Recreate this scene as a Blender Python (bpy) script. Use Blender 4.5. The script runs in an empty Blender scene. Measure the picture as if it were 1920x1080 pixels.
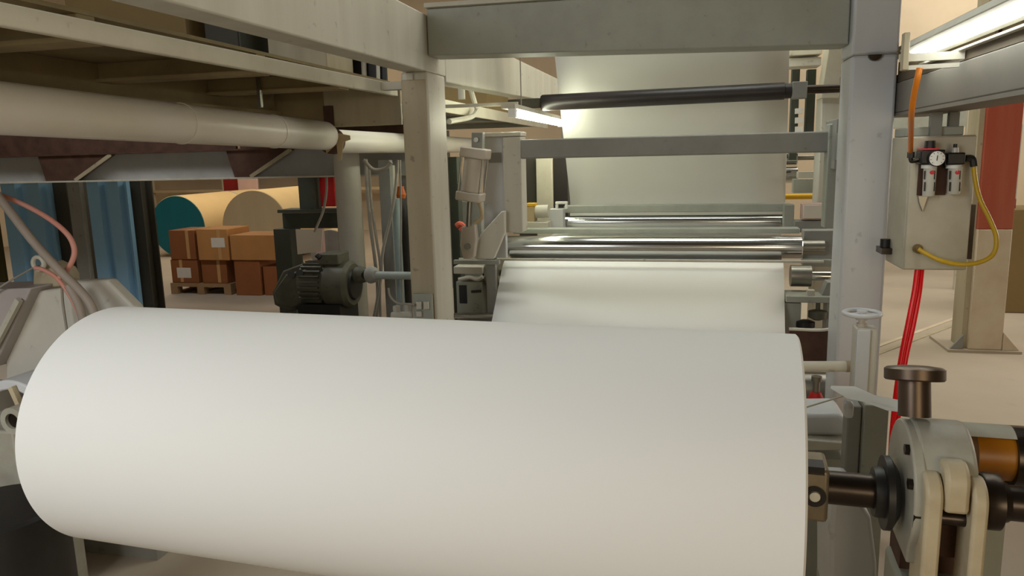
import bpy, bmesh, math, random
from mathutils import Vector, Matrix
from math import sin, cos, pi, radians
random.seed(7)
SC = bpy.context.scene
COL = SC.collection
V = Vector

# ------------------------------------------------------------------ camera
FPX, YAW, PIT, ROLL, EYE = 1400.0, 0.235, 0.175, -0.0255, 1.5
_r = V((cos(YAW), sin(YAW), 0)); _f = V((-sin(YAW), cos(YAW), 0)); _u = V((0, 0, 1))
_f2 = _f*cos(PIT) - _u*sin(PIT); _u2 = _u*cos(PIT) + _f*sin(PIT)
_r3 = _r*cos(ROLL) + _u2*sin(ROLL); _u3 = _u2*cos(ROLL) - _r*sin(ROLL)
cd = bpy.data.cameras.new('camera'); cam = bpy.data.objects.new('camera', cd); COL.objects.link(cam)
cd.sensor_width = 36.0; cd.lens = 36.0*FPX/1920.0; cd.clip_start = 0.05; cd.clip_end = 200
M3 = Matrix((_r3, _u3, -_f2)).transposed().to_4x4(); M3.translation = V((0, 0, EYE))
cam.matrix_world = M3
SC.camera = cam

# ------------------------------------------------------------------ world, lights, exposure
SC.view_settings.view_transform = 'Standard'; SC.view_settings.look = 'None'
SC.view_settings.gamma = 1.0; SC.view_settings.use_curve_mapping = False
SC.view_settings.exposure = 0.0
w = bpy.data.worlds.new('world'); SC.world = w; w.use_nodes = True
w.node_tree.nodes['Background'].inputs[0].default_value = (0.80, 0.88, 1.0, 1)
w.node_tree.nodes['Background'].inputs[1].default_value = 0.5

def area(name, loc, target, sx, sy, power, col):
    l = bpy.data.lights.new(name, 'AREA'); l.shape = 'RECTANGLE'; l.size = sx; l.size_y = sy
    l.energy = power; l.color = col
    o = bpy.data.objects.new(name, l); COL.objects.link(o); o.location = loc
    o.rotation_euler = (V(target) - V(loc)).to_track_quat('-Z', 'Y').to_euler()
    return o
# daylight through the windows behind the photographer, lamps under the hall roof, daylight on the right, plus an added warm fill
area('daylight_rear', (-2.0, -0.9, 2.25), (-1.3, 2.0, 1.0), 1.6, 1.2, 60, (0.94, 0.98, 1.0))
area('warm_fill_rear_right', (1.6, -2.8, 1.5), (0.2, 3.0, 1.0), 2.0, 1.3, 44, (1.0, 0.84, 0.58))  # added unseen fill light, warms the right part of the big roll
area('lamp_over_machine', (0.1, 4.7, 4.6), (0.1, 5.6, 1.6), 2.2, 0.6, 34, (0.98, 1.0, 0.80))
area('lamp_far_machine', (-0.2, 7.4, 4.6), (-0.2, 7.2, 0.5), 2.4, 1.2, 70, (0.97, 1.0, 0.84))
area('lamp_mid_bay', (-0.2, 3.9, 4.6), (-0.1, 5.4, 1.6), 1.6, 0.6, 36, (0.92, 0.98, 1.0))
area('lamp_right_bay', (3.8, 6.5, 5.2), (3.6, 6.5, 0), 3.5, 5.0, 135, (1.0, 0.93, 0.83))
area('lamp_far_right', (4.8, 12.5, 5.0), (4.8, 14.9, 2.0), 4.0, 1.5, 150, (1.0, 0.95, 0.85))
area('lamp_store_bay', (-7.0, 10.5, 4.6), (-7.2, 11.0, 0), 4.0, 2.5, 150, (1.0, 0.86, 0.66))
area('lamp_left_bay', (-4.6, 4.5, 4.2), (-4.4, 5.7, 1.3), 3.0, 0.4, 75, (0.97, 0.98, 1.0))
area('daylight_right', (8.2, 7.0, 2.6), (2.0, 5.5, 0.6), 3.0, 2.0, 150, (1.0, 0.94, 0.86))

# ------------------------------------------------------------------ helpers: points
def ray(x, y):
    return _r3*((x-960)/FPX) - _u3*((y-540)/FPX) + _f2
def P(x, y, Y=None, X=None, Z=None):
    d = ray(x, y)
    if Y is not None: t = Y/d.y
    elif X is not None: t = X/d.x
    else: t = (Z-EYE)/d.z
    return V((d.x*t, d.y*t, EYE + d.z*t))
def proj(p):
    q = V(p) - V((0, 0, EYE)); z = q.dot(_f2)
    return 960 + FPX*q.dot(_r3)/z, 540 - FPX*q.dot(_u3)/z

# ------------------------------------------------------------------ helpers: materials
def lin(c):
    return tuple((v/12.92 if v <= 0.04045 else ((v+0.055)/1.055)**2.4) for v in [k/255 for k in c])
MATS = {}
def mat(name, rgb, rough=0.55, metal=0.0, dirt=0.25, dirt_rgb=None, scale=6.0, bump=0.0, spec=0.4, streak=False, spots=0.0, trans=0.0):
    if name in MATS: return MATS[name]
    m = bpy.data.materials.new(name); m.use_nodes = True; MATS[name] = m
    nt = m.node_tree; N = nt.nodes; L = nt.links
    b = N['Principled BSDF']
    c = lin(rgb)
    b.inputs['Roughness'].default_value = rough; b.inputs['Metallic'].default_value = metal
    b.inputs['Specular IOR Level'].default_value = spec
    if trans: b.inputs['Transmission Weight'].default_value = trans
    tc = N.new('ShaderNodeTexCoord')
    src = tc.outputs['Object']
    if streak:
        mp = N.new('ShaderNodeMapping'); mp.inputs['Scale'].default_value = (1.0, 1.0, 0.12)
        L.new(src, mp.inputs[0]); src = mp.outputs[0]
    nz = N.new('ShaderNodeTexNoise'); nz.inputs['Scale'].default_value = scale; nz.inputs['Detail'].default_value = 6
    nz.inputs['Roughness'].default_value = 0.6
    L.new(src, nz.inputs['Vector'])
    rp = N.new('ShaderNodeValToRGB'); rp.color_ramp.elements[0].position = 0.38; rp.color_ramp.elements[1].position = 0.72
    L.new(nz.outputs['Fac'], rp.inputs[0])
    d = lin(dirt_rgb) if dirt_rgb else tuple(v*0.55 for v in c)
    mx = N.new('ShaderNodeMix'); mx.data_type = 'RGBA'
    mx.inputs[6].default_value = (*c, 1); mx.inputs[7].default_value = (*d, 1)
    mul = N.new('ShaderNodeMath'); mul.operation = 'MULTIPLY'; mul.inputs[1].default_value = dirt
    L.new(rp.outputs[0], mul.inputs[0]); L.new(mul.outputs[0], mx.inputs[0])
    out = mx.outputs[2]
    if spots:
        n2 = N.new('ShaderNodeTexNoise'); n2.inputs['Scale'].default_value = scale*4; n2.inputs['Detail'].default_value = 3
        L.new(tc.outputs['Object'], n2.inputs['Vector'])
        r2 = N.new('ShaderNodeValToRGB'); r2.color_ramp.elements[0].position = 0.66; r2.color_ramp.elements[1].position = 0.74
        L.new(n2.outputs['Fac'], r2.inputs[0])
        m2 = N.new('ShaderNodeMix'); m2.data_type = 'RGBA'; m2.inputs[7].default_value = (*[v*0.35 for v in d], 1)
        ml = N.new('ShaderNodeMath'); ml.operation = 'MULTIPLY'; ml.inputs[1].default_value = spots
        L.new(r2.outputs[0], ml.inputs[0]); L.new(ml.outputs[0], m2.inputs[0]); L.new(out, m2.inputs[6]); out = m2.outputs[2]
    L.new(out, b.inputs['Base Color'])
    if bump:
        bp = N.new('ShaderNodeBump'); bp.inputs['Strength'].default_value = bump; bp.inputs['Distance'].default_value = 0.01
        L.new(nz.outputs['Fac'], bp.inputs['Height']); L.new(bp.outputs[0], b.inputs['Normal'])
    return m
def glow(name, rgb, strength):
    m = bpy.data.materials.new(name); m.use_nodes = True
    b = m.node_tree.nodes['Principled BSDF']
    b.inputs['Base Color'].default_value = (*rgb, 1); b.inputs['Emission Color'].default_value = (*rgb, 1)
    b.inputs['Emission Strength'].default_value = strength
    MATS[name] = m; return m

paint = mat('machine_paint', (196, 192, 178), 0.5, dirt=0.35, dirt_rgb=(140, 130, 108), scale=5, streak=True, spots=0.35)
paint_cool = mat('machine_paint_cool', (198, 199, 200), 0.42, dirt=0.2, dirt_rgb=(150, 148, 140), scale=4, streak=True, spots=0.3)
paint_tan = mat('machine_paint_tan', (176, 164, 138), 0.55, dirt=0.4, dirt_rgb=(120, 105, 78), scale=6, streak=True, spots=0.4)
paint_green = mat('machine_paint_grey_green', (158, 160, 148), 0.5, dirt=0.35, scale=6, spots=0.3)
paint_grey = mat('machine_paint_grey', (140, 139, 132), 0.55, dirt=0.35, scale=6, spots=0.3)
cream = mat('cream_fascia', (205, 199, 180), 0.55, dirt=0.3, dirt_rgb=(150, 135, 105), scale=5, spots=0.3)
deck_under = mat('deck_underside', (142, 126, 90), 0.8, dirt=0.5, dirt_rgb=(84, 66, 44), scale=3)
rusty = mat('rusty_iron', (84, 58, 44), 0.75, dirt=0.6, dirt_rgb=(40, 22, 14), scale=8, bump=0.2)
paper = mat('white_paper', (228, 227, 223), 0.75, dirt=0.05, dirt_rgb=(222, 220, 212), scale=1.5, spec=0.2)
webmat = mat('web_paper', (232, 231, 224), 0.8, dirt=0.06, scale=1.2, spec=0.2)
ductmat = mat('duct_wrap', (222, 216, 206), 0.35, dirt=0.3, dirt_rgb=(198, 188, 140), scale=2.2, bump=0.15)
chrome = mat('polished_steel', (190, 190, 188), 0.16, metal=1.0, dirt=0.1, scale=3)
steel = mat('brushed_steel', (150, 147, 138), 0.35, metal=1.0, dirt=0.3, scale=10)
darksteel = mat('dark_oily_steel', (70, 62, 56), 0.32, metal=0.85, dirt=0.4, dirt_rgb=(34, 27, 24), scale=9)
black = mat('black_rubber', (30, 28, 27), 0.45, dirt=0.3, dirt_rgb=(55, 50, 46), scale=8)
blackroll = mat('black_roller_rubber', (44, 38, 36), 0.4, dirt=0.3, dirt_rgb=(66, 58, 54), scale=6)
motorgreen = mat('motor_paint', (88, 86, 70), 0.55, dirt=0.5, dirt_rgb=(42, 38, 30), scale=9, spots=0.4)
darkgreen = mat('dark_green_steel', (62, 66, 56), 0.6, dirt=0.4, scale=6)
bluep = mat('blue_sheet', (134, 176, 204), 0.5, dirt=0.45, dirt_rgb=(116, 140, 152), scale=2, streak=True)
cabinet = mat('dark_cabinet', (66, 62, 52), 0.6, dirt=0.4, scale=4)
teal = mat('teal_wrap', (0, 100, 112), 0.5, dirt=0.4, dirt_rgb=(20, 74, 84), scale=2.5, streak=True)
kraft = mat('kraft_roll_paper', (226, 196, 142), 0.7, dirt=0.2, scale=2)
kraft_end = mat('kraft_roll_end', (178, 158, 124), 0.8, dirt=0.3, scale=3, streak=True)
carton = mat('brown_carton', (176, 122, 66), 0.75, dirt=0.3, scale=4)
carton_dark = mat('dark_brown_carton', (136, 80, 40), 0.75, dirt=0.3, scale=4)
label_white = mat('label_paper', (206, 196, 180), 0.7, dirt=0.1)
wood = mat('pallet_wood', (150, 118, 82), 0.8, dirt=0.4, scale=12)
floor_m = mat('concrete', (178, 164, 146), 0.6, dirt=0.4, dirt_rgb=(150, 134, 112), scale=1.1, bump=0.05, spots=0.12)
wall_m = mat('plaster', (222, 210, 186), 0.85, dirt=0.25, scale=1.0)
wall_store = mat('store_wall', (206, 188, 160), 0.85, dirt=0.3, scale=1.0)
ceil_m = mat('roof_sheet', (120, 116, 106), 0.8, dirt=0.3, scale=2)
redpaint = mat('red_oxide_paint', (168, 76, 54), 0.6, dirt=0.4, dirt_rgb=(190, 130, 105), scale=5, streak=True, spots=0.1)
palepaint = mat('worn_pale_paint', (206, 192, 168), 0.65, dirt=0.35, dirt_rgb=(170, 128, 100), scale=6)
redhose = mat('red_hose', (240, 14, 28), 0.25, dirt=0.1)
orange = mat('orange_hose', (222, 128, 30), 0.35, dirt=0.1)
yellow = mat('yellow_hose', (196, 158, 28), 0.35, dirt=0.2)
yellowp = mat('yellow_paint', (220, 170, 30), 0.5, dirt=0.2)
pink = mat('pink_hose', (206, 140, 124), 0.5, dirt=0.4, dirt_rgb=(196, 160, 150), scale=8)
greyhose = mat('grey_hose', (158, 146, 134), 0.6, dirt=0.3, scale=8)
cable = mat('dusty_cable', (150, 144, 132), 0.7, dirt=0.4, scale=10)
ochre = mat('ochre_drum', (176, 112, 20), 0.4, dirt=0.4, dirt_rgb=(120, 70, 20), scale=5)
castmat = mat('cast_housing', (168, 166, 152), 0.45, dirt=0.45, dirt_rgb=(122, 104, 84), scale=9, bump=0.15)
beige_cast = mat('beige_casting', (190, 176, 146), 0.5, dirt=0.45, dirt_rgb=(140, 118, 86), scale=9, bump=0.1)
elbox = mat('electric_box_paint', (190, 183, 165), 0.5, dirt=0.65, dirt_rgb=(156, 146, 118), scale=4)
bowl = mat('clear_bowl', (200, 198, 188), 0.25, dirt=0.15)
redmark = mat('red_mark', (210, 30, 50), 0.4, dirt=0.1)
whitep = mat('white_plastic', (228, 228, 222), 0.4, dirt=0.1)
brownp = mat('brown_board', (128, 106, 66), 0.75, dirt=0.3, scale=3)
pinkpanel = mat('pink_grey_panel', (190, 160, 150), 0.7, dirt=0.2)
darkred = mat('dark_red_panel', (120, 22, 18), 0.6, dirt=0.3)
brightred = mat('bright_red_panel', (190, 30, 26), 0.6, dirt=0.2)
aluminium = mat('pneumatic_cylinder_paint', (188, 178, 164), 0.4, dirt=0.3, scale=7)
tube_green = glow('lamp_tube_glow_green', (0.97, 1.0, 0.78), 32.0)
tube_glow = glow('lamp_tube_glow', (0.96, 1.0, 0.94), 14.0)
sky_glow = glow('daylight_pane', (1.0, 0.96, 0.88), 1.1)

# ------------------------------------------------------------------ helpers: geometry
class G:
    def __init__(s): s.bm = bmesh.new()
    def hexa(s, p):
        v = [s.bm.verts.new(q) for q in p]
        for f in ((0, 3, 2, 1), (4, 5, 6, 7), (0, 1, 5, 4), (1, 2, 6, 5), (2, 3, 7, 6), (3, 0, 4, 7)):
            s.bm.faces.new([v[i] for i in f])
        return s
    def box(s, a, b):
        x0, x1 = sorted((a[0], b[0])); y0, y1 = sorted((a[1], b[1])); z0, z1 = sorted((a[2], b[2]))
        return s.hexa([(x0, y0, z0), (x1, y0, z0), (x1, y1, z0), (x0, y1, z0), (x0, y0, z1), (x1, y0, z1), (x1, y1, z1), (x0, y1, z1)])
    def bar(s, p0, p1, w, h, up=(0, 0, 1)):
        p0 = V(p0); p1 = V(p1); d = (p1-p0).normalized()
        a = d.cross(V(up)).normalized(); b = a.cross(d).normalized(); a = a*w/2; b = b*h/2
        return s.hexa([p0-a-b, p0+a-b, p1+a-b, p1-a-b, p0-a+b, p0+a+b, p1+a+b, p1-a+b])
    def lathe(s, p, d, prof, n=24, caps=True):
        p = V(p); d = V(d).normalized()
        a = d.orthogonal().normalized(); b = d.cross(a)
        rings = []
        for t, r in prof:
            c = p + d*t
            rings.append([s.bm.verts.new(c + (a*cos(2*pi*i/n) + b*sin(2*pi*i/n))*max(r, 1e-5)) for i in range(n)])
        for q, r in zip(rings, rings[1:]):
            for i in range(n):
                f = s.bm.faces.new([q[i], q[(i+1) % n], r[(i+1) % n], r[i]]); f.smooth = True
        if caps:
            s.bm.faces.new(rings[0][::-1]); s.bm.faces.new(rings[-1])
        return s
    def cyl(s, p0, p1, r0, r1=None, n=20):
        p0 = V(p0); p1 = V(p1)
        return s.lathe(p0, p1-p0, [(0, r0), ((p1-p0).length, r0 if r1 is None else r1)], n)
    def tube(s, pts, r, n=8, sub=6):
        pts = [V(p) for p in pts]
        if len(pts) > 2 and sub > 1:
            q = [pts[0]*2-pts[1]] + pts + [pts[-1]*2-pts[-2]]; out = []
            for i in range(1, len(q)-2):
                for k in range(sub):
                    t = k/sub; a, b, c, d = q[i-1], q[i], q[i+1], q[i+2]
                    out.append(0.5*((2*b) + (c-a)*t + (2*a-5*b+4*c-d)*t*t + (3*b-a-3*c+d)*t**3))
            out.append(pts[-1]); pts = out
        prev = None; rings = []
        for i, p in enumerate(pts):
            d = (pts[min(i+1, len(pts)-1)] - pts[max(i-1, 0)]).normalized()
            a = d.orthogonal().normalized() if prev is None else (prev - d*prev.dot(d)).normalized()
            prev = a; b = d.cross(a)
            rings.append([s.bm.verts.new(p + (a*cos(2*pi*k/n) + b*sin(2*pi*k/n))*r) for k in range(n)])
        for q, w_ in zip(rings, rings[1:]):
            for i in range(n):
                f = s.bm.faces.new([q[i], q[(i+1) % n], w_[(i+1) % n], w_[i]]); f.smooth = True
        s.bm.faces.new(rings[0][::-1]); s.bm.faces.new(rings[-1])
        return s
    def prism(s, poly, ext):
        e = V(ext)
        a = [s.bm.verts.new(V(p)) for p in poly]; b = [s.bm.verts.new(V(p)+e) for p in poly]
        n = len(poly); s.bm.faces.new(a[::-1]); s.bm.faces.new(b)
        for i in range(n): s.bm.faces.new([a[i], a[(i+1) % n], b[(i+1) % n], b[i]])
        return s
    def torus(s, c, ax, R, r, n=28, m=8):
        c = V(c); ax = V(ax).normalized(); a = ax.orthogonal().normalized(); b = ax.cross(a); rings = []
        for i in range(n):
            e = a*cos(2*pi*i/n) + b*sin(2*pi*i/n)
            rings.append([s.bm.verts.new(c + e*(R + r*cos(2*pi*k/m)) + ax*r*sin(2*pi*k/m)) for k in range(m)])
        for i in range(n):
            q, w_ = rings[i], rings[(i+1) % n]
            for k in range(m):
                f = s.bm.faces.new([q[k], w_[k], w_[(k+1) % m], q[(k+1) % m]]); f.smooth = True
        return s
    def pbox(s, x0, y0, x1, y1, Y, d):
        """a box whose front face stands at depth Y, spanning the given sight lines, d deep"""
        xm, ym = (x0+x1)/2, (y0+y1)/2
        return s.box((P(x0, ym, Y=Y).x, Y, P(xm, y1, Y=Y).z), (P(x1, ym, Y=Y).x, Y+d, P(xm, y0, Y=Y).z))

def root_loc(o):
    while o.parent: o = o.parent
    return o.location
def obj(name, g, m, parent=None, bevel=0.0, label=None):
    bmesh.ops.recalc_face_normals(g.bm, faces=g.bm.faces[:])
    me = bpy.data.meshes.new(name); g.bm.to_mesh(me); g.bm.free()
    me.materials.append(m)
    o = bpy.data.objects.new(name, me); COL.objects.link(o)
    if parent:
        me.transform(Matrix.Translation(-root_loc(parent))); o.parent = parent
    else:
        c = sum((v.co for v in me.vertices), V())/len(me.vertices); c.z = min(v.co.z for v in me.vertices)
        me.transform(Matrix.Translation(-c)); o.location = c
    me.set_sharp_from_angle(angle=radians(38))
    if bevel:
        for p in me.polygons: p.use_smooth = True
        b = o.modifiers.new('bevel', 'BEVEL'); b.width = bevel; b.segments = 2; b.limit_method = 'ANGLE'; b.angle_limit = radians(40)
    if label: o['label'] = label
    return o
def tag(o, label, cat, group=None):
    o['label'] = label; o['category'] = cat
    if group: o['group'] = group
    return o
def thing(name, label, cat, loc, group=None):
    o = bpy.data.objects.new(name, None); o.empty_display_size = 0.05; COL.objects.link(o); o.location = loc
    return tag(o, label, cat, group)
def struct(name, g, m, parent=None, bevel=0):
    o = obj(name, g, m, parent, bevel)
    if not parent: o['kind'] = 'structure'
    return o
def bolts(g, pts, axis, r=0.008, h=0.006):
    for p in pts: g.cyl(p, V(p)+V(axis).normalized()*h, r, n=6)
    return g

# ================================================================== SETTING
XL, XR, YF, YB, HC = -13.0, 9.0, -5.0, 15.0, 6.0
struct('floor', G().box((XL, YF, -0.1), (XR, YB, 0)), floor_m)
a, b = P(1640, 652, Z=0), P(1815, 588, Z=0); d_ = (b-a).normalized()
flo = bpy.data.objects['floor']
for k, off in ((0, 0.0), (1, 0.10)):
    n_ = V((d_.y, -d_.x, 0))*off
    obj('floor_joint', G().bar(a - d_*0.6 + n_ + V((0, 0, 0.003)), b + d_*3.0 + n_ + V((0, 0, 0.003)), 0.035, 0.005), paint_tan if k else palepaint, flo)
struct('wall_back', G().box((XL, YB, 0), (XR, YB+0.2, HC)), wall_store)
struct('wall_left', G().box((XL-0.2, YF, 0), (XL, YB, HC)), wall_store)
struct('wall_rear', G().box((XL, YF-0.2, 0), (XR, YF, HC)), wall_m)
struct('ceiling', G().box((XL, YF, HC), (XR, YB, HC+0.1)), ceil_m)
struct('wall_right', G().box((XR, YF, 0), (XR+0.2, YB, HC)), wall_m)
# windows in the rear and right walls (daylight), seen beside the red column
for i, (a, b) in enumerate(((5.2, 8.2), (9.2, 12.2))):
    fr = G()
    for z in (1.35, 2.35, 3.35): fr.box((XR-0.08, a-0.06, z-0.04), (XR, b+0.06, z+0.04))
    for k in range(5):
        y = a + (b-a)*k/4; fr.box((XR-0.08, y-0.03, 1.35), (XR, y+0.03, 3.35))
    o = struct('window_%d' % (i+1), fr, whitep)
    for k in range(4):
        for z0 in (1.39, 2.39):
            obj('pane', G().box((XR-0.05, a+(b-a)*k/4+0.03, z0), (XR-0.03, a+(b-a)*(k+1)/4-0.03, z0+0.92)), sky_glow, o)

fr = G(); wx0, wz0, wz1 = 6.55, 1.55, 3.1
for k in range(5): fr.box((wx0+0.55*k-0.035, YB-0.1, wz0), (wx0+0.55*k+0.035, YB, wz1))
for z in (wz0, (wz0+wz1)/2, wz1): fr.box((wx0-0.035, YB-0.1, z-0.035), (wx0+2.235, YB, z+0.035))
o = struct('window_3', fr, cream)
for k in range(4):
    for j in range(2):
        h = (wz1-wz0)/2
        obj('pane', G().box((wx0+0.55*k+0.036, YB-0.06, wz0+h*j+0.036), (wx0+0.55*k+0.514, YB-0.04, wz0+h*(j+1)-0.036)), sky_glow, o)

# ================================================================== MAIN PAPER ROLL and its shaft
ang = radians(3.4)
RA = V((-1.5, 1.636, 0.821)); RD = V((cos(ang), -sin(ang), 0)); RL = 1.721; RR = 0.308
def at_axis(x, base=RA, d=RD):
    lo, hi = 0.0, 3.0
    for _ in range(50):
        m = (lo+hi)/2
        if proj(base + d*m)[0] < x: lo = m
        else: hi = m
    return lo
roll = thing('paper_roll', 'big white paper roll lying across the whole foreground', 'paper roll', RA + RD*RL/2 - V((0, 0, RR)))
prof = [(0.0, 0.045), (0.0, RR-0.004), (0.004, RR), (RL-0.004, RR), (RL, RR-0.004), (RL, 0.045)]
obj('body', G().lathe(RA, RD, prof, 160, caps=False), paper, roll)
obj('core', G().lathe(RA, RD, [(-0.01, 0.036), (-0.01, 0.046), (RL+0.008, 0.046), (RL+0.008, 0.036)], 32, caps=False), kraft_end, roll, label='brown cardboard core tube')

sh = thing('winding_shaft', 'dark steel shaft with square chuck block sticking out of the big white roll', 'shaft', RA + RD*RL - V((0, 0, 0.06)))
t0, t1, t2, t3 = at_axis(1549), at_axis(1636), at_axis(1677), at_axis(1698)
obj('shaft', G().cyl(RA - RD*0.06, RA + RD*t1, 0.0335, n=28), darksteel, sh)
blk = obj('chuck_block', G().bar(RA + RD*(RL+0.010), RA + RD*t0, 0.10, 0.112), mat('worn_steel', (150, 138, 118), 0.4, metal=0.5, dirt=0.5, dirt_rgb=(80, 66, 52), scale=9), sh, 0.008)
fr_n = V((-sin(ang), -cos(ang), 0))
cpt = RA + RD*((RL+0.01+t0)/2) + fr_n*0.050
obj('bolt_recess', G().lathe(cpt, fr_n, [(0, 0.0215), (0.003, 0.0215), (0.003, 0.012)], 24, caps=False), black, blk)
obj('bolt', G().lathe(cpt, fr_n, [(0, 0.010), (0.005, 0.010), (0.006, 0.008)], 16), whitep, blk, label='pale bolt head in a black recess')
obj('slot', G().bar(RA + RD*(RL+0.018) + V((0, 0, 0.053)) + fr_n*0.03, RA + RD*(t0-0.010) + V((0, 0, 0.053)) + fr_n*0.03, 0.04, 0.016), black, blk)
obj('hub', G().lathe(RA + RD*t1, RD, [(0, 0.040), (0.0, 0.048), (0.006, 0.05), (t2-t1, 0.05)], 32), black, sh, label='black coupling hub')
obj('flange', G().lathe(RA + RD*(t2-0.022), RD, [(0, 0.06), (0, 0.073), (0.012, 0.073), (0.026, 0.05)], 36), black, sh)

# bearing housing with its clevis, pedestal and clamp knob
h0, h1 = at_axis(1703), at_axis(1806)
bh = thing('bearing_housing', 'grey cast bearing housing with forked clamp at right end of the big roll', 'bearing housing', RA + RD*(h0+h1)/2 - V((0, 0, 0.82)))
def arc_prism(c, r, a0, a1, ext, extra, n=18):
    """half round block: profile in the plane across the shaft, pushed along ext"""
    e = V(ext).normalized(); f = V((e.y, -e.x, 0)); f = f if f.y < 0 else -f
    pts = [c + f*cos(a0+(a1-a0)*i/n)*r + V((0, 0, 1))*sin(a0+(a1-a0)*i/n)*r for i in range(n+1)]
    pts += [c + f*u + V((0, 0, v)) for u, v in extra]
    return G().prism(pts, ext)
C0 = RA + RD*h0 + V((0, 0, 0.030)) - fr_n*0.02
obj('housing', arc_prism(C0, 0.118, radians(24), radians(182), RD*(h1-h0), [(-0.118, -0.03), (-0.02, -0.03), (-0.02, 0.048), (0.06, 0.048)]), castmat, bh, 0.008)
C1 = RA + RD*(t2+0.012) + V((0, 0, 0.014)) - fr_n*0.02
obj('side_flange', arc_prism(C1, 0.130, radians(-40), radians(215), RD*0.022, [(-0.10, -0.12), (0.095, -0.12)], 26), castmat, bh, 0.004)
for q in (C1 + fr_n*0.06 + V((0, 0, 0.095)), C1 + fr_n*0.105 + V((0, 0, 0.045))): obj('flange_bolt', bolts(G(), [q], -RD, 0.011, 0.008), darksteel, bh)
Yc = RA + fr_n*0.075
def rbar(x0, x1, zc0, zc1, off0, off1):
    a = RA + RD*at_axis(x0); b = RA + RD*at_axis(x1)
    return G().prism([a + fr_n*off0 + V((0, 0, zc0)), a + fr_n*off1 + V((0, 0, zc0)), a + fr_n*off1 + V((0, 0, zc1)), a + fr_n*off0 + V((0, 0, zc1))], b-a)
obj('recess', rbar(1708, 1800, -0.10, 0.056, -0.015, 0.045), rusty, bh, label='rusty recess under the housing')
def link(x0, x1, ztop, zbot, off, r):
    a = RA + RD*at_axis(x0) + fr_n*off; b = RA + RD*at_axis(x1) + fr_n*off
    n = 12; e = fr_n
    pts = [a + e*cos(pi*i/n)*r + V((0, 0, ztop - r + sin(pi*i/n)*r)) for i in range(n+1)] + [a - e*r + V((0, 0, zbot)), a + e*r + V((0, 0, zbot))]
    return G().prism(pts, b-a)
ey = G()
zo = lambda x, y, off: P(x, y, Y=(RA + RD*at_axis(x)).y - off).z - RA.z
obj('eye_link', link(1737, 1781, zo(1760, 876, 0.125), zo(1760, 964, 0.125), 0.085, 0.04), beige_cast, bh, 0.008)
obj('link_root', rbar(1741, 1777, zo(1760, 880, 0.1), 0.050, 0.046, 0.080), rusty, bh)
obj('clamp_arm', link(1704, 1735, zo(1720, 897, 0.125), -0.30, 0.085, 0.045), beige_cast, bh, 0.006)
obj('clamp_arm', link(1785, 1813, zo(1800, 908, 0.125), -0.30, 0.085, 0.045), beige_cast, bh, 0.006)
pz = V((0, 0, 0.0)) + fr_n*0.085
obj('hinge_pin', G().cyl(RA + RD*at_axis(1696) + pz, RA + RD*at_axis(1820) + pz, 0.014), darksteel, bh)
obj('pin_nut', G().lathe(RA + RD*at_axis(1690) + pz, RD, [(0, 0.02), (0.0, 0.026), (0.012, 0.026)], 6), darksteel, bh)
ped = rbar(1690, 1812, -0.815, -0.17, -0.12, 0.06)
obj('pedestal', ped, paint_green, bh, 0.01)
obj('pedestal_neck', rbar(1700, 1815, -0.18, -0.03, -0.12, -0.02), rusty, bh)

kn_b = RA + RD*at_axis(1716) + V((0, 0, 0.146)) - fr_n*0.02
kb = P(1715, 775, Y=kn_b.y)
kn = thing('clamp_knob', 'dark steel mushroom knob standing on the grey bearing housing', 'knob', (kb.x, kb.y, kn_b.z))
kt = P(1717, 716, Y=kb.y); kT = P(1718, 692, Y=kb.y)
ka = V((0, sin(radians(13)), cos(radians(13)))); k0 = V((kb.x, kb.y, kn_b.z+0.010))
kh = (kt.z-k0.z)*1.0
obj('stem', G().lathe(k0, ka, [(0, 0.0295), (kh, 0.0285)], 28), mat('bronzed_steel', (88, 74, 62), 0.36, metal=0.8, dirt=0.4, dirt_rgb=(60, 46, 38), scale=9), kn)
obj('disc', G().lathe(k0 + ka*(kh+0.0005), ka, [(0, 0.045), (0.0, 0.052), (0.003, 0.0545), (kT.z-kt.z-0.004, 0.0545), (kT.z-kt.z, 0.049), (kT.z-kt.z+0.003, 0.025)], 40), mat('bronzed_steel', (88, 74, 62), 0.36, metal=0.8, dirt=0.4, dirt_rgb=(60, 46, 38), scale=9), kn)

dr_y = 0.10
DB = RA - fr_n*0.13; _q = DB + RD*at_axis(1862); DB = DB + V((0, 0, P(1862, 851, Y=_q.y).z - _q.z))
dr = thing('brake_drum', 'ochre brake drum with grey rim to the right of the bearing housing', 'drum', DB + RD*at_axis(1850) - V((0, 0, 0.08)))
d0, d1 = at_axis(1822), at_axis(1945)
obj('drum', G().lathe(DB + RD*(d0+0.03), RD, [(0, 0.052), (d1-d0-0.03, 0.052)], 40), ochre, dr)
obj('rim', G().lathe(DB + RD*(d1-0.012), RD, [(0, 0.062), (0.04, 0.062)], 40), darksteel, dr)
obj('drum_cover', arc_prism(DB + RD*d0, 0.062, radians(52), radians(180), RD*(d1-d0-0.012), [(-0.055, 0.0), (0.0, 0.054), (0.030, 0.048)], 14), castmat, dr)
obj('stand', G().box((DB + RD*d0 + V((0.03, 0.01, 0))).to_tuple()[:2] + (0,), (DB + RD*(d1) + V((0, 0.07, 0))).to_tuple()[:2] + (DB.z-0.055,)), paint_green, dr)

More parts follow.
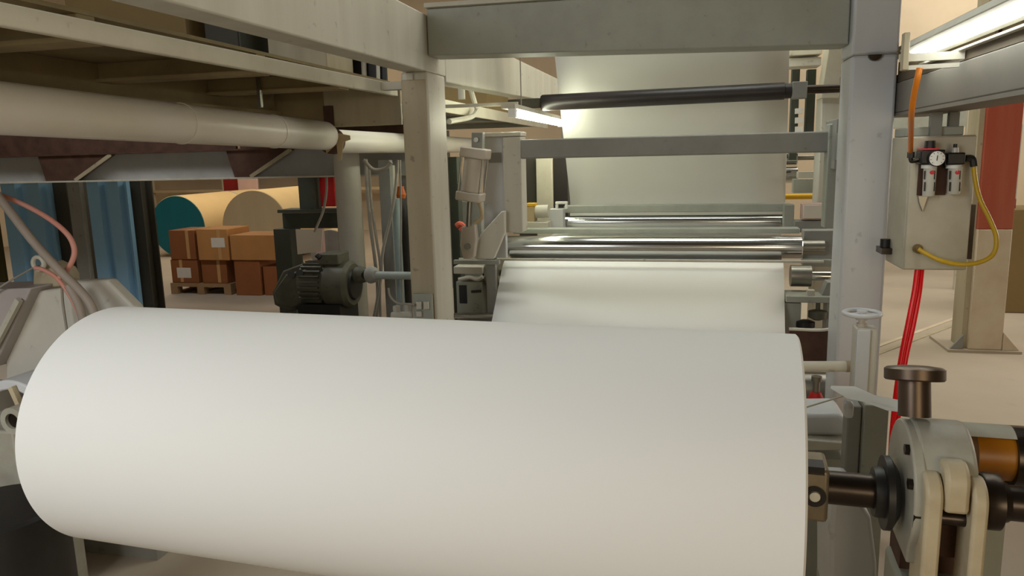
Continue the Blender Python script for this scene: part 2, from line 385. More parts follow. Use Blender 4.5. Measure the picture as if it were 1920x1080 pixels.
SB = RA + fr_n*0.03 + V((0, 0, 0.016))
s2 = thing('drive_shaft', 'dark collared steel shaft leaving the frame at lower right', 'shaft', SB + RD*at_axis(1860) - V((0, 0, 0.05)))
obj('shaft', G().cyl(SB + RD*at_axis(1828), SB + RD*at_axis(2040), 0.033, n=28), darksteel, s2)
obj('collar', G().lathe(SB + RD*at_axis(1826), RD, [(0, 0.035), (0, 0.050), (0.004, 0.053), (0.03, 0.053), (0.034, 0.04), (0.045, 0.036)], 32), darksteel, s2)

# ================================================================== MACHINE FRAME
YP = 3.6
lx0, lx1 = P(761, 350, Y=YP).x, P(810, 350, Y=YP).x
post_top = 1.922
o = thing('frame_post', 'tall cream steel post with tan front on the left of the web', 'post', ((lx0+lx1)/2, YP+0.15, 0))
obj('column', G().box((lx0, YP, 0.012), (lx1, YP+0.28, post_top)), paint, o, 0.012)
obj('front_plate', G().box((lx0+0.004, YP-0.006, 0.012), (lx1-0.01, YP-0.0005, post_top-0.04)), paint_tan, o, 0.004, label='tan stained front plate')
obj('foot_plate', G().box((lx0-0.06, YP-0.06, 0), (lx1+0.06, YP+0.34, 0.012)), paint_grey, o)
sb = obj('outlet_plate', G().pbox(775, 551, 811, 600, YP-0.03, 0.012), paint_green, o, 0.002, label='small grey outlet plate at the foot of the tan front')
for q in ((780, 566, 790, 580), (794, 566, 803, 580), (780, 584, 790, 594)):
    obj('outlet', G().pbox(*q, YP-0.05, 0.02), paint, sb, 0.002)

rx0, rx1 = 0.664, 0.848
RPY = 3.55
o = thing('frame_post', 'tall bluish white steel post on the right of the web, behind the handwheel', 'post', ((rx0+rx1)/2, RPY+0.12, 0))
obj('column', G().box((rx0, RPY, 0.012), (rx1, RPY+0.24, 1.885)), paint_cool, o, 0.014)
obj('upper_column', G().box((rx0, RPY, 1.888), (rx1, RPY+0.24, 2.30)), paint_cool, o, 0.01)
obj('seam_plate', G().box((rx0+0.004, RPY+0.004, 1.8855), (rx1-0.004, RPY+0.236, 1.8875)), paint, o)
obj('foot_plate', G().box((rx0-0.06, RPY-0.06, 0), (rx1+0.06, RPY+0.30, 0.012)), paint_grey, o)
ec = P(1640, 93, Y=RPY)
obj('lifting_eye', G().prism([V((ec.x+cos(a)*0.026, RPY-0.018, 1.883+sin(a)*0.026)) for a in [pi+pi*k/12 for k in range(13)]], (0, 0.0175, 0)), darksteel, o)

tb0, tb1 = P(808, 108, Y=YP), P(1478, 82, Y=YP)
zt = 1.985
obj_ = lambda *a, **k: obj(*a, **k)
o = thing('cross_beam', 'grey beam crossing overhead from the left post to the right post', 'beam', ((lx1+rx0)/2, YP+0.1, 1.9))
obj('web_plate', G().hexa([(lx1+0.002, YP+0.02, 1.995), (rx0-0.002, YP+0.02, 1.94), (rx0-0.002, YP+0.19, 1.94), (lx1+0.002, YP+0.19, 1.995), (lx1+0.002, YP+0.02, 2.215), (rx0-0.002, YP+0.02, 2.20), (rx0-0.002, YP+0.19, 2.20), (lx1+0.002, YP+0.19, 2.215)]), paint_green, o, 0.006)
obj('top_flange', G().hexa([(lx1+0.002, YP-0.01, 2.216), (rx0-0.002, YP-0.01, 2.201), (rx0-0.002, YP+0.22, 2.201), (lx1+0.002, YP+0.22, 2.216), (lx1+0.002, YP-0.01, 2.236), (rx0-0.002, YP-0.01, 2.221), (rx0-0.002, YP+0.22, 2.221), (lx1+0.002, YP+0.22, 2.236)]), paint, o)
o = thing('side_beam', 'long pale beam running over the left post from foreground into the machine', 'beam', (lx0, 2.0, 1.838))
def slab(x0, x1, y0, y1, za, zb, zt0, zt1):
    return G().hexa([(x0, y0, za), (x1, y0, za), (x1, y1, zb), (x0, y1, zb), (x0, y0, zt0), (x1, y0, zt0), (x1, y1, zt1), (x0, y1, zt1)])
obj('web_plate', slab(lx0+0.02, lx1-0.001, 0.6, YP+0.3, 1.885, 1.9235, 2.19, 2.19), paint, o, 0.006)
obj('rear_web_plate', slab(lx0+0.02, lx1-0.001, YP+0.301, 8.6, 1.893, 2.03, 2.19, 2.24), paint, o, 0.006)
obj('clip', G().box(P(762, 138, Y=YP-0.02), P(776, 150, Y=YP-0.004)), paint, o)
o = thing('side_beam', 'grey beam running overhead from right post toward the viewer, under the lamp', 'beam', (1.2, 3.0, 1.67))
obj('web_plate', G().box((rx1+0.004, 1.5, 1.640), (0.965, RPY+0.2, 1.765)), mat('beam_grey', (122, 116, 107), 0.6, dirt=0.3, scale=4), o, 0.005)
obj('bottom_flange', G().box((rx1+0.003, 1.5, 1.626), (1.02, RPY+0.2, 1.6395)), mat('beam_grey', (122, 116, 107), 0.6, dirt=0.3, scale=4), o)

# right-hand deck above that beam
o = thing('walkway_deck', 'dark underside and edge of the right walkway deck above the grey beam', 'deck', (1.9, 3.0, 1.766))
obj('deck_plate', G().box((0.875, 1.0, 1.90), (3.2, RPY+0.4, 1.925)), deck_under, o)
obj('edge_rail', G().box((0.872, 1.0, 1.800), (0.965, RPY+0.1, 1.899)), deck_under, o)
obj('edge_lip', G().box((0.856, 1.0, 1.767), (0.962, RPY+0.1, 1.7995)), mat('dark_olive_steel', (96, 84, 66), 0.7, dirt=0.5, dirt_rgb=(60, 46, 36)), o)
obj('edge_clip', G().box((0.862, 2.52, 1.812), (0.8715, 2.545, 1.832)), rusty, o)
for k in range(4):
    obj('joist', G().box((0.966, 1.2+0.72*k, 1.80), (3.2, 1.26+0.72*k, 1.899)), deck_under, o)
obj('deck_leg', G().box((3.05, 3.6, 0), (3.17, 3.72, 1.899)), paint_grey, o)
obj('deck_leg', G().box((3.05, 1.45, 0), (3.17, 1.57, 1.799)), paint_grey, o)
# fluorescent lamp, right: on the inner side of the deck edge
LX = 0.80
la, lb = P(1718, 102, X=LX), P(1800, 72, X=LX)
lz = (la.z+lb.z)/2
o = thing('fluorescent_lamp', 'glowing tube lamp along the deck edge at the top right', 'lamp', (LX, 2.3, lz-0.03))
obj('tray', G().prism([(LX-0.05, 1.75, lz+0.02), (LX+0.048, 1.75, lz-0.008), (LX+0.052, 1.75, lz+0.006), (LX-0.03, 1.75, lz+0.05)], (0, la.y-1.75+0.03, 0)), paint, o, 0.003)
obj('reflector_lip', G().box((LX+0.030, 1.75, lz-0.03), (LX+0.050, la.y+0.08, lz-0.021)), paint, o, 0.003)
obj('tube', G().cyl((LX-0.004, 1.78, lz), (LX-0.004, la.y, lz), 0.014), tube_glow, o)
obj('lamp_holder', G().box((LX-0.02, la.y+0.001, lz-0.02), (LX+0.015, la.y+0.03, lz+0.018)), whitep, o)
obj('lamp_holder', G().box((LX-0.02, 1.752, lz-0.02), (LX+0.015, 1.779, lz+0.018)), whitep, o)
fa, fb = P(1691, 132, Y=2.72), P(1708, 60, Y=2.72)
obj('end_frame', G().box((fa.x, 2.72, fa.z), (fb.x, 2.75, fb.z)), paint_tan, o, 0.003)
obj('hanger_arm', G().box((fa.x, 2.751, fa.z+0.03), (0.852, 2.77, fa.z+0.055)), paint, o)
obj('end_sill', G().bar(V((fb.x+0.001, 2.735, fa.z+0.008)), V((LX+0.03, 2.735, fa.z+0.010)), 0.02, 0.014), paint, o)

# ================================================================== THE WEB
CZ = (P(950, 464, Y=4.66).z + P(1503, 461, Y=4.66).z)/2 - 0.068 - 0.004
prof = [(5.06, 2.78, -0.905, 0.60), (5.2, 2.16, -0.905, 0.602), (5.5, 1.64, -0.903, 0.645), (5.8, 1.115, -0.901, 0.683), (5.82, 1.02, -0.91, 0.68),
        (5.74, 0.955, -0.93, 0.66), (5.5, 0.92, -0.98, 0.63), (4.85, CZ, -1.10, 0.55), (4.58, CZ-0.002, -1.125, 0.537), (4.53, CZ-0.006, -1.13, 0.536), (4.495, CZ-0.024, -1.131, 0.535), (4.45, CZ-0.062, -1.131, 0.533), (4.19, 0.54, -1.131, 0.517), (4.06, 0.41, -1.131, 0.512)]
g = G(); rows = []
for y, z, a, b in prof:
    rows.append([g.bm.verts.new((a+(b-a)*k/6, y, z)) for k in range(7)])
for q, r in zip(rows, rows[1:]):
    for k in range(6):
        f = g.bm.faces.new([q[k], q[k+1], r[k+1], r[k]]); f.smooth = True
o = obj('paper_web', g, webmat)
sm = o.modifiers.new('thickness', 'SOLIDIFY'); sm.thickness = 0.0015; sm.offset = 0
tag(o, 'white paper web coming down over the rollers behind the big roll', 'paper web')
for z0, y0, lab in ((2.80, 4.96, 'grey guide roller high above the web, under the roof'), (0.25, 4.06, 'low guide roller under the web, hidden by the big roll')):
    o = thing('guide_roller', lab, 'roller', (-0.2, y0, z0-0.08))
    obj('shell', G().cyl((-1.16, y0, z0), (0.72, y0, z0), 0.085, n=28), steel, o)
    obj('journal', G().cyl((-1.26, y0, z0), (-1.161, y0, z0), 0.03), steel, o)
    obj('journal', G().cyl((0.721, y0, z0), (0.80, y0, z0), 0.03), steel, o)
    for sx in (-1.30, 0.801):
        obj('bearing_stand', G().box((sx, y0-0.04, (0 if z0 < 1 else 2.3)), (sx+0.039, y0+0.04, z0+0.05)), paint_grey, o)

# black idler roller in front of the upper web
a, b = P(1015, 193, Y=4.98), P(1483, 170, Y=4.98)
za = (a.z+b.z)/2; 
rr = 0.052
o = thing('idler_roller', 'long black rubber idler roller across the upper web', 'roller', ((a.x+b.x)/2, a.y, za-rr))
d = (b-a).normalized()
obj('shell', G().lathe(a, d, [(0, 0.035), (0.0, rr-0.006), (0.01, rr), ((b-a).length-0.04, rr), ((b-a).length-0.035, rr-0.006), ((b-a).length, rr-0.006)], 32), blackroll, o)
obj('end_block', G().bar(b + d*0.002, P(1512, 169, Y=4.98), 0.085, 0.10), paint_grey, o, 0.004)
obj('journal', G().cyl(P(1513, 168, Y=4.98), P(1588, 165, Y=4.98), 0.026), darksteel, o)
obj('end_block', G().bar(P(954, 196, Y=4.98), a - d*0.002, 0.05, 0.062), motorgreen, o, 0.004, label='dark olive end bracket')
obj('wall_bracket', G().pbox(1576, 143, 1588, 180, 5.04, 0.03), darksteel, o)

# square crossbar in front of the upper web
a, b = P(979, 280, Y=4.25), P(1552, 266, Y=4.25)
o = thing('crossbar', 'grey square crossbar in front of the web below the black roller', 'bar', ((a.x+b.x)/2, a.y, a.z-0.06))
obj('bar', G().bar(a, b, 0.10, 0.108), paint_grey, o, 0.008)
obj('end_plate', G().pbox(1550, 232, 1572, 428, 4.18, 0.11), paint_green, o, 0.006)
obj('end_plate', G().pbox(1566, 222, 1590, 318, 4.08, 0.30), paint_grey, o, 0.006)

obj('post_arm', G().box((0.71, RPY+0.241, P(1570, 300, Y=4.18).z), (0.80, 4.075, P(1570, 250, Y=4.18).z)), paint_grey, o, 0.004)

# uprights carrying the crossbar on the left
uy = 4.30
o = thing('roller_stand', 'grey twin plate stand holding the left ends of the rollers', 'stand', (P(945, 440, Y=uy).x, uy+0.1, 0))
obj('rear_plate', G().pbox(906, 250, 946, 484, uy+0.04, 0.05), paint_cool, o, 0.004)
obj('front_column', G().pbox(944, 256, 978, 436, uy-0.02, 0.14), paint, o, 0.006)
obj('top_plate', G().pbox(900, 248, 976, 256, uy-0.03, 0.16), paint, o, 0.003)
nm = obj('rating_plate', G().pbox(916, 286, 940, 305, uy+0.035, 0.004), paint_grey, o)
obj('lower_column', G().box((P(908, 500, Y=uy).x, uy+0.04, 0), (P(925, 500, Y=uy).x, uy+0.09, P(930, 484, Y=uy+0.04).z-0.001)), paint_grey, o)
tri = [P(890, 470, Y=uy-0.10), P(900, 440, Y=uy-0.10), P(940, 396, Y=uy-0.10), P(946, 396, Y=uy-0.10), P(946, 436, Y=uy-0.10), P(925, 486, Y=uy-0.10), P(892, 486, Y=uy-0.10)]
obj('gusset', G().prism(tri, (0, 0.05, 0)), paint, o, 0.006)

# pneumatic cylinder leaning beside the stand
py = 4.12
def pp(x, y): return P(x, y, Y=py)
o = thing('pneumatic_cylinder', 'pinkish grey pneumatic cylinder leaning between left post and roller stand', 'cylinder', pp(880, 372))
ax0, ax1 = pp(892, 284), pp(882, 372)
dd = (ax1-ax0).normalized()
obj('barrel', G().cyl(ax0 + dd*0.04, ax1 - dd*0.04, 0.060, n=28), aluminium, o)
obj('end_cap', G().bar(ax0 - dd*0.02, ax0 + dd*0.038, 0.15, 0.14, up=(0, 1, 0)), aluminium, o, 0.008)
obj('end_cap', G().bar(ax1 - dd*0.038, ax1 + dd*0.014, 0.145, 0.13, up=(0, 1, 0)), aluminium, o, 0.008)
for sx, sy in ((-1, -1), (1, -1), (1, 1), (-1, 1)):
    off = V((sx*0.062, sy*0.055, 0))
    obj('tie_rod', G().cyl(ax0+off, ax1+off, 0.005, n=8), steel, o)
obj('top_clevis', G().prism([pp(884, 248), pp(905, 248), pp(904, 280), pp(884, 280)], (0, 0.05, 0)), paint_grey, o, 0.003)
obj('clevis_pin', G().cyl(pp(894, 262) - V((0, 0.02, 0)), pp(894, 262) + V((0, 0.08, 0)), 0.014), steel, o)
obj('piston_rod', G().cyl(ax1 + dd*0.012, pp(879, 425), 0.016), steel, o)
obj('rod_end', G().prism([pp(865, 425), pp(890, 420), pp(893, 448), pp(888, 484), pp(868, 486), pp(862, 460)], (0, 0.06, 0)), aluminium, o, 0.008)
obj('rod_pin', G().cyl(pp(877, 462) - V((0, 0.02, 0)), pp(877, 462) + V((0, 0.08, 0)), 0.018), steel, o)
obj('cable_loop', G().tube([pp(872, 374), pp(894, 376), pp(903, 395), pp(902, 410), pp(890, 418)], 0.011), kraft_end, o)

# ------------------------------------------------------------------ roller pack
def rollx(name, label, x0, x1, yl, yr, Y, r, m, j0=None, j1=None, jr=None, jl=None):
    a, b = P(x0, yl, Y=Y), P(x1, yr, Y=Y)
    a.z = b.z = (a.z+b.z)/2
    o = thing(name, label, 'roller', ((a.x+b.x)/2, Y, a.z-r))
    obj('shell', G().lathe(a, (1, 0, 0), [(0, r*0.7), (0, r-0.004), (0.004, r), (b.x-a.x-0.004, r), (b.x-a.x, r-0.004), (b.x-a.x, r*0.7)], 40), m, o)
    jr = jr or r*0.5
    if j0: obj('journal', G().cyl((P(j0, yl, Y=Y).x, Y, a.z), (a.x-0.001, Y, a.z), jl or jr), paint if jl else steel, o)
    if j1: obj('journal', G().cyl((b.x+0.001, Y, a.z), (P(j1, yr, Y=Y).x, Y, a.z), jr), steel, o)
    return o
rp1 = rollx('chrome_roller', 'front polished chrome roller just above the lower sheet of the web', 950, 1503, 464, 461, 4.66, 0.068, chrome, 896, 1545, 0.042, 0.053)
rp2 = rollx('steel_roller', 'narrow steel roller between the two grey doctor bars', 1057, 1469, 417, 415, 5.42, 0.048, chrome, 1038, 1484, 0.03)
def barx(label, x0, y0, x1, y1, Y, d, m, ends=()):
    a, b = P(x0, (y0+y1)/2, Y=Y), P(x1, (y0+y1)/2, Y=Y)
    z0, z1 = P((x0+x1)/2, y1, Y=Y).z, P((x0+x1)/2, y0, Y=Y).z
    o = thing('doctor_bar', label, 'bar', ((a.x+b.x)/2, Y+d/2, z0))
    obj('blade', G().box((a.x, Y, z0), (b.x, Y+d, z1)), m, o, 0.004)
    for q in ends: obj('end_clamp', G().pbox(*q, Y-0.02, d+0.04), paint, o, 0.004)
    return o
barx('upper grey doctor bar lying along the foot of the upper web', 1057, 384, 1484, 398, 5.40, 0.10, paint_green)
barx('lower grey doctor bar just above the front chrome roller', 962, 429, 1500, 438, 4.95, 0.12, paint_green)
barx('thin pale guide bar between the chrome roller and lower sheet', 860, 486, 1545, 491, 4.47, 0.010, paint)
# end bearings of the roller pack
def block(name, label, cat, parts, loc=None):
    q = parts[0][1]
    base = P((q[0]+q[2])/2, q[3], Y=parts[0][2])
    o = thing(name, label, cat, base)
    for nm, q, Y, d, m in parts: obj(nm, G().pbox(*q, Y, d), m, o, 0.004)
    return o
block('bearing_block', 'white bearing block with lifting handle at left end of the narrow steel roller', 'bearing',
      [('block', (1030, 392, 1056, 436), 5.25, 0.10, paint_cool), ('handle', (1041, 378, 1064, 383), 5.28, 0.03, whitep), ('handle_leg', (1041, 383.3, 1046, 391.7), 5.28, 0.03, whitep), ('handle_leg', (1059, 383.3, 1064, 391.7), 5.28, 0.03, whitep)])
block('bearing_block', 'grey bearing block at right end of the narrow steel roller', 'bearing',
      [('block', (1470, 384, 1489, 432), 5.25, 0.10, paint_green), ('cap', (1490, 414, 1550, 436), 5.14, 0.12, paint_grey)])
o = block('brush_holder', 'small brown topped brush holder left of the white bearing block', 'holder',
      [('brush', (984, 388, 1003, 416), 5.1, 0.06, kraft_end), ('cap', (987, 381, 1005, 387.5), 5.1, 0.06, yellowp), ('base', (979, 416.5, 1028, 432), 5.06, 0.12, paint)])
a = P(1005, 397, Y=5.12); b = P(1029, 396, Y=5.12); obj('spindle', G().cyl(a, b, 0.045), paint, o)
block('bearing_block', 'grey bearing block at left end of the front chrome roller', 'bearing',
      [('block', (905, 433, 943, 443), 4.62, 0.10, paint_grey), ('lower_shoe', (906, 481, 942, 486), 4.60, 0.10, motorgreen)])
block('bearing_block', 'taupe bearing plate at right end of the front chrome roller', 'bearing',
      [('plate', (1506, 432, 1572, 486), 4.74, 0.10, paint_grey), ('lower_lip', (1506, 487, 1560, 500), 4.70, 0.10, paint_green)])

# ------------------------------------------------------------------ right of the web: side frame and small machinery
o = thing('side_frame', 'pale right side frame of the machine between web and right post', 'frame', (0.95, 5.2, 0))
obj('front_column', G().box((P(1536, 300, Y=5.3).x, 5.3, 0), (P(1572, 300, Y=5.3).x, 5.52, P(1550, 180, Y=5.3).z)), paint, o, 0.006)
sl = [P(1540, 184, Y=5.28), P(1556, 80, Y=5.28), P(1590, 80, Y=5.28), P(1572, 184, Y=5.28)]
obj('upper_column', G().prism(sl, (0, 0.2, 0)), cream, o, 0.004)
obj('top_box', G().pbox(1478, 60, 1542, 103, 5.6, 0.2), cream, o, 0.004)
obj('top_rail', G().pbox(1480, 108, 1540, 124, 5.62, 0.2), paint, o, 0.004)
obj('rack', G().pbox(1483, 124, 1497, 300, 5.9, 0.08), darkgreen, o)
obj('rack', G().pbox(1512, 130, 1528, 262, 5.9, 0.08), darkgreen, o)
for k, (y0, y1) in enumerate(((203, 213), (220, 231), (237, 249))):
    obj('rack_tooth', G().pbox(1492, y0, 1505, y1, 5.85, 0.05), whitep, o, label='white spacer block on the dark rack')
obj('brace', G().pbox(1497, 322, 1534, 334, 5.7, 0.1), paint, o)
obj('lower_panel', G().pbox(1488, 336, 1536, 362, 5.85, 0.1), paint_green, o)
for k, (x, y, r, Y) in enumerate(((1481, 296, 0.058, 6.15), (1481, 328, 0.062, 6.1))):
    c = P(x, y, Y=Y)
    o = thing('roller_end', ('upper' if k == 0 else 'lower') + ' of two bright steel roller ends showing right of the upper web', 'roller', c - V((0, 0, r)), 'roller ends beside the upper web')
    obj('shell', G().cyl((c.x-0.4, Y, c.z), (c.x+0.05, Y, c.z), r, n=24), chrome, o)
    obj('journal', G().cyl((c.x+0.051, Y, c.z), (c.x+0.40, Y, c.z), 0.02), steel, o)
    obj('bearing_stand', G().box((c.x+0.36-0.05*k, Y-0.02, 0), (c.x+0.40-0.05*k, Y+0.02, c.z-0.01)), paint_grey, o)
c0, c1 = P(1470, 369, Y=6.4), P(1536, 368, Y=6.4)
o = thing('yellow_pipe', 'bright yellow pipe seen just right of the upper web', 'pipe', (c1.x+0.1, c1.y, 0))
obj('pipe', G().cyl(c0 - V((0.2, 0, 0)), c1 + V((0.15, 0, 0)), 0.022), yellowp, o)
obj('stand', G().box((c1.x+0.08, c1.y-0.02, 0), (c1.x+0.12, c1.y+0.02, c1.z-0.018)), paint_grey, o)
block('junction_box', 'small pinkish junction box behind the right post, below the yellow pipe', 'box', [('body', (1504, 382, 1550, 412), 5.14, 0.1, pinkpanel), ('lid', (1506, 384, 1548, 410), 5.13, 0.009, label_white)])
c = P(1475, 517, Y=4.50)
o = thing('support_roller', 'short grey roller end and bright shaft right of the lower sheet', 'roller', c - V((0, 0, 0.07)))
obj('shell', G().cyl((c.x+0.02, 4.5, c.z), (c.x+0.13, 4.5, c.z), 0.062, n=28), steel, o)
obj('journal', G().cyl((c.x+0.131, 4.5, c.z), (c.x+0.34, 4.5, c.z), 0.03), chrome, o)
o = thing('lower_bracket', 'grey green bracket with black knob between lower sheet and right post', 'bracket', P(1515, 615, Y=4.4))
obj('shelf', G().pbox(1474, 556, 1564, 568, 4.3, 0.2), paint_green, o, 0.004)
obj('cheek', G().prism([P(1540, 556, Y=4.34), P(1552, 530, Y=4.34), P(1564, 530, Y=4.34), P(1564, 556, Y=4.34)], (0, 0.1, 0)), paint_grey, o)
obj('leg', G().pbox(1470, 568.5, 1500, 690, 4.34, 0.12), paint_green, o)
obj('leg', G().pbox(1548, 568.5, 1564, 690, 4.34, 0.12), paint_grey, o)
c = P(1533, 590, Y=4.34)
obj('knob', G().lathe(c - V((0, 0, 0.03)), (0, 0, 1), [(0, 0.02), (0.015, 0.05), (0.05, 0.05), (0.06, 0.012), (0.12, 0.012)], 20), motorgreen, o)
c = P(1510, 606, Y=4.34)
obj('foot_knob', G().lathe(c - V((0, 0, 0.02)), (0, 0, 1), [(0, 0.05), (0.03, 0.05), (0.04, 0.02)], 20), black, o)
obj('lug', G().pbox(1514, 545, 1528, 555, 4.32, 0.05), paint, o)
o = thing('splash_tray', 'dark curved tray right of the big roll, below the grey green bracket', 'tray', (P(1535, 700, Y=3.9).x, 3.9, 0))
obj('stand', G().box((P(1558, 680, Y=3.88).x, 3.89, 0), (P(1566, 680, Y=3.88).x, 3.93, P(1520, 678, Y=3.88).z-0.001)), paint_grey, o)
p0, p1 = P(1480, 617, Y=3.88), P(1566, 614, Y=3.88)
obj('rim', G().tube([p0, P(1540, 619, Y=3.84), p1], 0.008), paint, o)
obj('front', G().prism([P(1480, 619, Y=3.88), P(1540, 621, Y=3.85), P(1566, 616, Y=3.88), P(1566, 678, Y=3.88), P(1480, 678, Y=3.88)], (0, 0.06, 0)), rusty, o)

# cream pipe, red fire items, grey green boxes beside the right end of the big roll
c0, c1 = P(1440, 687, Y=3.02), P(1606, 687, Y=3.02)
o = thing('cream_pipe', 'cream pipe running from behind the big roll to the valve column', 'pipe', (c0+c1)/2 - V((0, 0, 0.02)))
obj('pipe', G().cyl(c0, c1, 0.021), cream, o)
obj('rusty_end', G().cyl(P(1586, 687, Y=3.02), P(1603, 687, Y=3.02), 0.0225), kraft_end, o, label='yellow stained pipe end')
c = P(1530, 735, Y=3.3)
o = thing('red_cylinder', 'small red cylinder with steel neck behind the right end of the big roll', 'cylinder', (c.x, c.y, 0))
obj('body', G().lathe((c.x, c.y, 0), (0, 0, 1), [(0, 0.03), (0.005, 0.034), (c.z-0.03, 0.034), (c.z, 0.02)], 20), brightred, o)
obj('neck', G().lathe((c.x, c.y, c.z), (0, 0, 1), [(0, 0.014), (0.05, 0.014), (0.05, 0.022), (0.07, 0.022)], 16), steel, o)
o = thing('valve_column', 'cream square valve column with small handwheel before the right post', 'valve', (P(1624, 700, Y=2.95).x, 2.98, 0))
vx0, vx1 = P(1604, 660, Y=2.92).x, P(1644, 660, Y=2.92).x
zc = P(1624, 616, Y=2.92).z
obj('column', G().box((vx0, 2.92, 0.01), (vx1, 3.0, zc)), paint, o, 0.006)
obj('front_rib', G().box((vx0, 2.905, 0.01), (vx0+0.046, 2.919, zc-0.004)), paint_cool, o, 0.003)
obj('foot', G().box((vx0-0.04, 2.88, 0), (vx1+0.04, 3.04, 0.009)), paint_grey, o)
hwc = P(1617, 588, Y=2.95)
obj('stem', G().lathe((hwc.x, 2.955, zc), (0, 0, 1), [(0, 0.018), (0.012, 0.018), (0.012, 0.012), (0.026, 0.012), (0.026, 0.022), (hwc.z-zc, 0.02)], 16), aluminium, o)
hw = obj('handwheel', G().torus((hwc.x, 2.955, hwc.z), (0, 0, 1), 0.062, 0.009, 36, 10), paint_cool, o)
for k in range(3):
    a = 2*pi*k/3 + pi/2
    obj('spoke', G().bar((hwc.x, 2.955, hwc.z), (hwc.x+cos(a)*0.058, 2.955+sin(a)*0.058, hwc.z), 0.016, 0.008), paint_cool, hw)
obj('wheel_hub', G().lathe((hwc.x, 2.955, hwc.z-0.012), (0, 0, 1), [(0, 0.02), (0.022, 0.018)], 16), paint_cool, hw)

sx0, sx1 = P(1618, 820, Y=2.02).x, P(1664, 820, Y=2.02).x
zt = P(1640, 760, Y=2.02).z
o = thing('support_column', 'grey green square column under the white strip, left of the bearing housing', 'column', ((sx0+sx1)/2, 2.06, 0))
obj('column', G().box((sx0, 2.02, 0), (sx1, 2.10, zt)), paint_green, o, 0.004)
obj('side_plate', G().box((sx0-0.036, 2.04, 0.2), (sx0-0.001, 2.10, zt-0.012)), paint_grey, o, 0.004)
obj('clamp', G().pbox(1584, 756, 1602, 786, 1.99, 0.03), paint_cool, o, 0.008)
o = obj('paper_strip', G().prism([P(1557, 728, Y=2.06), P(1602, 729, Y=2.02), P(1640, 746, Y=1.93), P(1684, 755, Y=1.84), P(1684, 772, Y=1.82), P(1664, 770, Y=1.86), P(1618, 753, Y=1.95), P(1590, 748, Y=2.0)], (0.002, 0.006, 0.005)), paper)
tag(o, 'folded white paper strip lying over the grey green column behind the knob', 'strip')
tag(obj('thin_rod', G().cyl(P(1490, 770, Y=2.0), P(1586, 741, Y=2.02), 0.0025, n=8), paint), 'thin pale rod sloping from the big roll up to the white strip', 'rod')
c = P(1545, 812, Y=2.35)
o = thing('gear_cover', 'pale grey rounded cover low between big roll and grey green column', 'cover', (c.x, 2.4, 0))
obj('cover', G().prism([P(1480, 785, Y=2.3), P(1500, 777, Y=2.3), P(1575, 776, Y=2.3), P(1590, 790, Y=2.3), P(1592, 818, Y=2.3), P(1480, 818, Y=2.3)], (0, 0.16, 0)), paint_cool, o, 0.012)
obj('ledge', G().prism([P(1470, 821, Y=2.26), P(1595, 832, Y=2.26), P(1595, 844, Y=2.26), P(1470, 846, Y=2.26)], (0, 0.24, 0)), paint, o, 0.004)
z1 = P(1530, 846, Y=2.3).z
obj('stand', G().box((P(1475, 900, Y=2.3).x, 2.3, 0), (P(1590, 900, Y=2.3).x, 2.48, z1-0.02)), paint_green, o, 0.004)
o = thing('base_block', 'pale grey machine base block under the winding shaft', 'base', (P(1600, 980, Y=1.85).x, 1.9, 0))
obj('block', G().prism([P(1556, 1000, Y=1.8), P(1562, 935, Y=1.8), P(1612, 938, Y=1.8), P(1634, 972, Y=1.8), P(1645, 1060, Y=1.8), P(1645, 1150, Y=1.8), P(1556, 1150, Y=1.8)], (0, 0.2, 0)), paint_cool, o, 0.01)
bx0, bx1 = P(1556, 1150, Y=1.8).x, P(1645, 1150, Y=1.8).x
obj('plinth', G().box((bx0, 1.8, 0), (bx1, 2.0, P(1600, 1150, Y=1.8).z-0.001)), paint_green, o)

# ================================================================== LEFT DECK, DUCTS, BEAMS
o = thing('walkway_deck', 'left walkway deck with cream edge, dark underneath, over the white duct', 'deck', (-3.0, 2.4, 1.73))
DX = -1.55
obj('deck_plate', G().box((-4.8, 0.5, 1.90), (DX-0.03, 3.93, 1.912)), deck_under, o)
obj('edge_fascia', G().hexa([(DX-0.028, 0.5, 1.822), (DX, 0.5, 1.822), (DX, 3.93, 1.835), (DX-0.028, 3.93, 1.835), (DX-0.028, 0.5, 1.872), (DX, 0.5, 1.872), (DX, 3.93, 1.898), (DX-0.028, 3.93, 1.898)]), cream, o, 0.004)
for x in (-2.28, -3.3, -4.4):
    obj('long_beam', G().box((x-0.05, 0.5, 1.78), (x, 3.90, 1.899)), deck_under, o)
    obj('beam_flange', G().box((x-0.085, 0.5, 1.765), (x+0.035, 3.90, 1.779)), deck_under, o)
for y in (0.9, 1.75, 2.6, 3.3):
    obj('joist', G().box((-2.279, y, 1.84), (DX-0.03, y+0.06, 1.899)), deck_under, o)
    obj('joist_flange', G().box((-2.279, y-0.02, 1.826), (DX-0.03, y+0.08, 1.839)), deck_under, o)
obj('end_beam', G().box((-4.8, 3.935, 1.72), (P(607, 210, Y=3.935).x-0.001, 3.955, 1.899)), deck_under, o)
ep = obj('end_panel', G().box((P(608, 210, Y=3.935).x, 3.935, 1.684), (P(752, 210, Y=3.935).x, 3.955, 1.899)), paint_tan, o, 0.003, label='taupe end panel')
obj('panel_edge', G().box((P(606, 210, Y=3.91).x, 3.91, 1.69), (P(622, 210, Y=3.91).x, 3.934, 1.80)), rusty, ep)
obj('deck_leg', G().box((-4.75, 3.7, 0), (-4.63, 3.82, 1.899)), paint_grey, o)
obj('deck_leg', G().box((-4.75, 0.6, 0), (-4.63, 0.72, 1.899)), paint_grey, o)
obj('hanger', G().box((DX+0.0005, 3.70, 1.85), (lx0-0.001, 3.76, 1.89)), paint, o)

